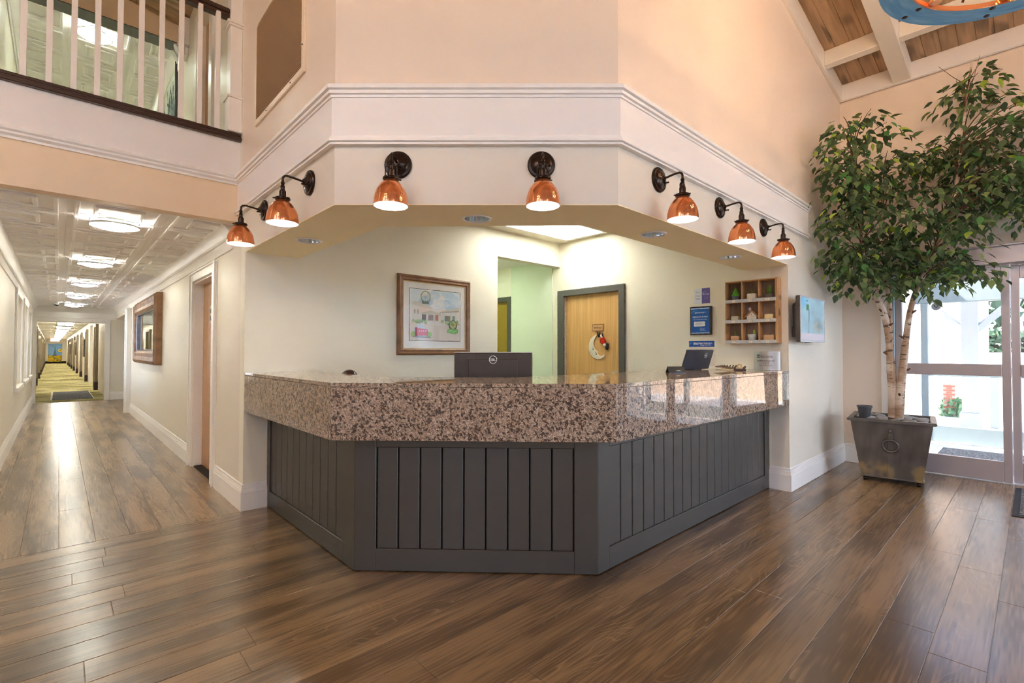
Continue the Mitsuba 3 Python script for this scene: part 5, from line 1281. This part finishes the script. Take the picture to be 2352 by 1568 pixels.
# leaf: pointed oval folded on its midrib; x along, y across, z normal
LV = np.array([(0, 0, 0), (.16, .20, .035), (.16, -.20, .035), (.42, .30, .05), (.42, -.30, .05), (.72, .15, .012), (.72, -.15, .012), (1.0, 0, -.10), (.16, 0, -.005), (.42, 0, -.015), (.72, 0, -.04)])
LF = np.array([(0, 8, 1), (0, 2, 8), (8, 9, 3), (8, 3, 1), (8, 2, 4), (8, 4, 9), (9, 10, 5), (9, 5, 3), (9, 4, 6), (9, 6, 10), (10, 7, 5), (10, 6, 7)])
GREENS = [lin(88, 106, 76), lin(104, 124, 84), lin(74, 92, 70), lin(132, 148, 96), lin(90, 138, 80), lin(172, 196, 84)]
GP = [.30, .27, .17, .14, .08, .04]
mats = []
for pos, d_, nn, L_ in leaves:
    tip = pos + d_ * L_
    if max(pos[1], tip[1]) > 1.515 or max(pos[0], tip[0]) > 6.66: continue
    M = frame(pos, d_, np.cross(nn, d_)); M[:3, :3] *= L_
    mats.append((M, int(r6.choice(6, p=GP))))
near = sorted(range(len(mats)), key=lambda i: mats[i][0][:3, 3] @ FWD + .35 * r6.random())[:300]
lp = [mikit.ply(trimesh.Trimesh(LV, LF, process=False), 'leaf', smooth=True, color=np.tile(g_, (len(LV), 1))) for g_ in GREENS]
ns = set(near)
for i in near:
    copyof(tree + '__leaf', lp[mats[i][1]], mats[i][0])
vs, cs_ = [], []
rest = [i for i in range(len(mats)) if i not in ns]
for i in rest:
    M, g_ = mats[i]; vs.append(LV @ M[:3, :3].T + M[:3, 3]); cs_.append(np.tile(GREENS[g_], (len(LV), 1)) * r6.uniform(.85, 1.15))
fs = (LF[None] + (np.arange(len(rest)) * len(LV))[:, None, None]).reshape(-1, 3)
add(tree + '__foliage', trimesh.Trimesh(np.vstack(vs), fs, process=False), 'leaf', smooth=True, col=np.clip(np.vstack(cs_), 0, 1), kind='stuff')

# ================================================================ CHANDELIER
def chandelier(cx, cy, z, label):
    t = thing('ring_chandelier', label, 'chandelier')
    M = tr(cx, cy, z)
    add(t + '__ring', xf(lathe([(.505, 0), (.630, 0), (.633, .003), (.633, .018), (.630, .021), (.505, .021), (.505, 0)], 96), M), 'blue_wood', smooth=30)
    add(t + '__band', xf(lathe([(.498, -.003), (.506, -.003), (.506, .022), (.498, .022), (.498, -.003)], 96), M), 'copper', smooth=30)
    for k in range(8):
        a_ = k * math.pi / 4 + .32; x, y = .47 * math.cos(a_), .47 * math.sin(a_)
        add(t + '__socket', xf(cat(lathe([(0, 0), (.03, 0), (.03, .012), (.022, .016), (.022, .10), (.026, .104), (.026, .112), (0, .114)], 24).apply_translation([x, y, .005])), M), 'copper', smooth=35)
        add(t + '__bulb', xf(ico((x, y, .155), (.032, .032, .045)), M), 'lamp_glass', smooth=True, emit=(CHAND_L, CHAND_L * .66, CHAND_L * .40))
    bl = [lathe([(0, -.004), (.012, -.003), (.014, 0), (0, .001)], 14).apply_translation([r_ * math.cos(a_), r_ * math.sin(a_), 0]) for a_ in np.arange(8) * math.pi / 4 + 1.97 for r_ in (.53, .60)]
    add(t + '__bolts', xf(cat(bl), M), 'rail_dark', smooth=True)
    zt = zc(cx) - .03 - z
    add(t + '__rods', xf(cat([tube([(.5 * math.cos(a_), .5 * math.sin(a_), .04), (.04 * math.cos(a_), .04 * math.sin(a_), .75)], .006, 8) for a_ in np.arange(4) * math.pi / 2 + .7] + [tube([(0, 0, .72), (0, 0, zt)], .010, 10), lathe([(0, .70), (.06, .70), (.06, .76), (0, .77)], 20), lathe([(0, zt - .03), (.07, zt - .03), (.07, zt), (0, zt)], 20)]), M), 'bronze', smooth=35)
chandelier(3.326, -.0686, 3.2, 'blue wooden ring chandelier with copper sockets hanging at the upper right')
chandelier(-1.35, 1.0, 3.4, 'second blue ring chandelier, added out of view as fill light')  # added fill lamp, never in view, brightens the balcony side

# ================================================================ MATS
t = thing('entrance_mat', 'dark grey entrance mat inside the sliding doors', 'mat')
add(t + '__pile', B(5.45, 6.50, -1.7, .10, .0005, .010, .003), 'mat_fibre')
add(t + '__border', cat(B(5.41, 5.45, -1.74, .14, .0005, .006, .002), B(6.50, 6.54, -1.74, .14, .0005, .006, .002), B(5.45, 6.50, .10, .14, .0005, .006, .002)), 'vc_matte', col=lin(42, 42, 44))
t = thing('vestibule_mat', 'grey mat on the floor between the two sets of doors', 'mat')
add(t + '__pile', B(7.15, 8.55, -.95, .84, .003, .012, .003), 'mat_fibre')
t = thing('door_sticker', 'round grey seal sticker on the left entrance glass', 'sticker')
M = frame((6.7205, .735, 1.707), (0, -1, 0), (0, 0, 1))
q = Print(); a_ = .0
q.disc(.036, .036, .038, lin(96, 112, 132), 1); q.disc(.036, .036, .035, lin(196, 204, 212), 2); q.poly([(.012, .046), (.060, .046), (.045, .026), (.036, .020), (.027, .026)], lin(96, 112, 132), 3); q.disc(.036, .040, .008, lin(196, 204, 212), 4)
q.rect(.026, .010, .046, .013, lin(96, 112, 132), 3); q.build(t, M)
t = thing('warning_label', 'yellow warning label on the edge of the inner glass', 'sticker')
M = frame((7.01, 1.198, 1.44), (1, 0, 0), (0, 0, 1))
q = Print(); q.rect(0, 0, .10, .20, lin(206, 188, 60), 1)
for k in range(7): q.rect(.012, .02 + .024 * k, .088, .028 + .024 * k, lin(150, 130, 40), 2)
q.build(t, M)

# ================================================================ OUTSIDE
add('ground', B(-60, 90, -60, 80, -.5, -.16), 'asphalt', label='pale ground outside the building', **ST)
add('floor_porch', B(9.2, 13.0, -6, 4.5, -.16, -.02), 'vestibule_tile', label='porch slab outside the doors', **ST)
prin('peach_wall', lin(240, 210, 184), 0.7, 0.2)
prin('white_post', lin(206, 212, 216), 0.5, 0.3)
def post(x, y, w, label):
    t = thing('porch_column', label, 'column')
    add(t + '__shaft', B(x - w / 2, x + w / 2, y - w / 2, y + w / 2, .28, 2.35, .006), 'white_post')
    add(t + '__base', B(x - w / 2 - .03, x + w / 2 + .03, y - w / 2 - .03, y + w / 2 + .03, -.02, .28, .008), 'white_post')
    add(t + '__brace', cat(xf(B(-.05, .05, -.05, .05, 0, .95, .005), frame((x, y + w / 2, 1.62), (1, 0, 0), (0, -.72, .70)) @ frame((0, 0, 0), (1, 0, 0), (0, 0, 1)) @ np.eye(4) @ np.array([[1, 0, 0, 0], [0, 0, 1, 0], [0, -1, 0, 0], [0, 0, 0, 1.0]])) if False else
        tube([(x, y, 1.55), (x, y + .75, 2.32)], .06, 4), tube([(x, y, 1.55), (x, y - .75, 2.32)], .06, 4)), 'white_post')
post(10.9, .72, .21, 'square white porch column outside, behind the left glass door')
post(10.9, -1.6, .21, 'second square white porch column outside the doors')
post(10.9, 3.0, .21, 'white porch column outside beyond the entrance wall')
add('beam_porch', B(10.78, 11.02, -6, 4.5, 2.32, 2.56, .006), 'white_post', label='white beam over the porch columns', **ST)
add('ceiling_porch', B(9.1, 12.6, -.7, 4.5, 2.56, 2.66), 'white_post', label='porch roof, ended short so sun reaches the forecourt', **ST)  # shades the columns; kept short so the open forecourt is sunlit
t = thing('porch_post', 'slim white railing post outside near the porch column', 'post')
add(t, B(11.55, 11.66, .42, .53, -.02, 1.02, .006), 'white_post')
hs = thing('neighbour_building', 'sunlit peach building outside beyond the porch', 'building')
add(hs + '__wall', cat(B(15.0, 19.0, 1.35, 9.0, -.16, 4.0), B(15.0, 15.3, .70, 1.02, -.16, 3.2), B(15.0, 15.3, -6.0, .70, -.16, 1.15)), 'peach_wall')
add(hs + '__cornice', cat(B(14.85, 19.1, 1.25, 9.1, 4.0, 4.3), B(14.95, 15.35, -6.0, 1.02, 1.15, 1.25)), 'white_post')
add(hs + '__window', B(14.97, 15.0, 2.6, 3.8, 1.0, 2.4), 'vc_gloss', col=lin(90, 110, 130))
bpier = thing('brick_pier', 'low red brick pier outside seen through the lower door glass', 'pier')
add(bpier + '__core', B(13.02, 13.28, 1.09, 1.27, -.16, .62), 'vc_matte', col=lin(206, 190, 176))
bkp = mikit.ply(B(0, .012, -.042, .042, 0, .032, .002), 'vc_matte', color=np.tile(lin(206, 128, 108), (24, 1)))
for j in range(14):
    for i in range(-1, 2):
        y = 1.18 + i * .09 + (j % 2) * .045
        if 1.13 < y < 1.24: copyof(bpier + '__brick', bkp, tr(13.01, y, .02 + j * .042))
r7 = np.random.default_rng(33)
def foliage_mesh(n, lo, hi, size, cols):
    c = lo + (hi - lo) * r7.random((n, 3)); vs, cl_ = [], []
    for k in range(n):
        d_ = r7.normal(size=3); nn = r7.normal(size=3); M = frame(c[k], d_, np.cross(nn, d_)); M[:3, :3] *= size * r7.uniform(.6, 1.3)
        vs.append(LV @ M[:3, :3].T + M[:3, 3]); cl_.append(np.tile(cols[int(r7.integers(len(cols)))], (len(LV), 1)))
    return trimesh.Trimesh(np.vstack(vs), (LF[None] + (np.arange(n) * len(LV))[:, None, None]).reshape(-1, 3), process=False), np.vstack(cl_)
GF = [lin(60, 86, 72), lin(80, 108, 90), lin(50, 72, 60), lin(98, 126, 106)]
t = thing('hedge', 'clipped green hedge outside beyond the porch', 'hedge', kind='stuff')
m_, c_ = foliage_mesh(5000, np.array([22.0, -8, -.1]), np.array([23.5, 6, 1.9]), .30, GF); add(t, m_, 'leaf_far', smooth=True, col=c_)
tl = ('left of the second porch column', 'behind the left glass door', 'at the left end of the hedge', 'beyond the far glass doors', 'at the right end of the hedge')
for k, (x, y, h_) in enumerate(((28, -4.0, 8.0), (30, 1.8, 9.0), (29, 7.8, 8.0), (29, -10.0, 9.0), (33, -17, 9.0))):
    t = thing('garden_tree', f'tall green tree outside {tl[k]}', 'tree', 'trees outside beyond the hedge')
    add(t + '__trunk', tube([(x, y, -.2), (x + .1, y, h_ * .5), (x, y + .1, h_ * .8)], [.22, .16, .05], 8), 'twig_bark', smooth=True)
    m_, c_ = foliage_mesh(1500, np.array([-1, -1, -1.0]), np.array([1, 1, 1.0]), .17, GF); v = np.array(m_.vertices)
    cen = v.reshape(-1, len(LV), 3).mean(1); ln = np.linalg.norm(cen, axis=1); keep = ln < 1.05
    v = v.reshape(-1, len(LV), 3)[keep] * np.array([2.6, 2.6, h_ * .42]) + np.array([x, y, h_ * .6])
    n_k = int(keep.sum())
    add(t + '__crown', trimesh.Trimesh(v.reshape(-1, 3), (LF[None] + (np.arange(n_k) * len(LV))[:, None, None]).reshape(-1, 3), process=False), 'leaf_far', smooth=True, col=c_.reshape(-1, len(LV), 3)[keep].reshape(-1, 3), kind='stuff')
t = thing('shrub', 'low green shrub outside below the brick pier', 'shrub', kind='stuff')
m_, c_ = foliage_mesh(260, np.array([12.95, .95, -.05]), np.array([13.3, 1.3, .28]), .12, [lin(110, 150, 112), lin(136, 172, 136)]); add(t, m_, 'leaf_far', smooth=True, col=c_)
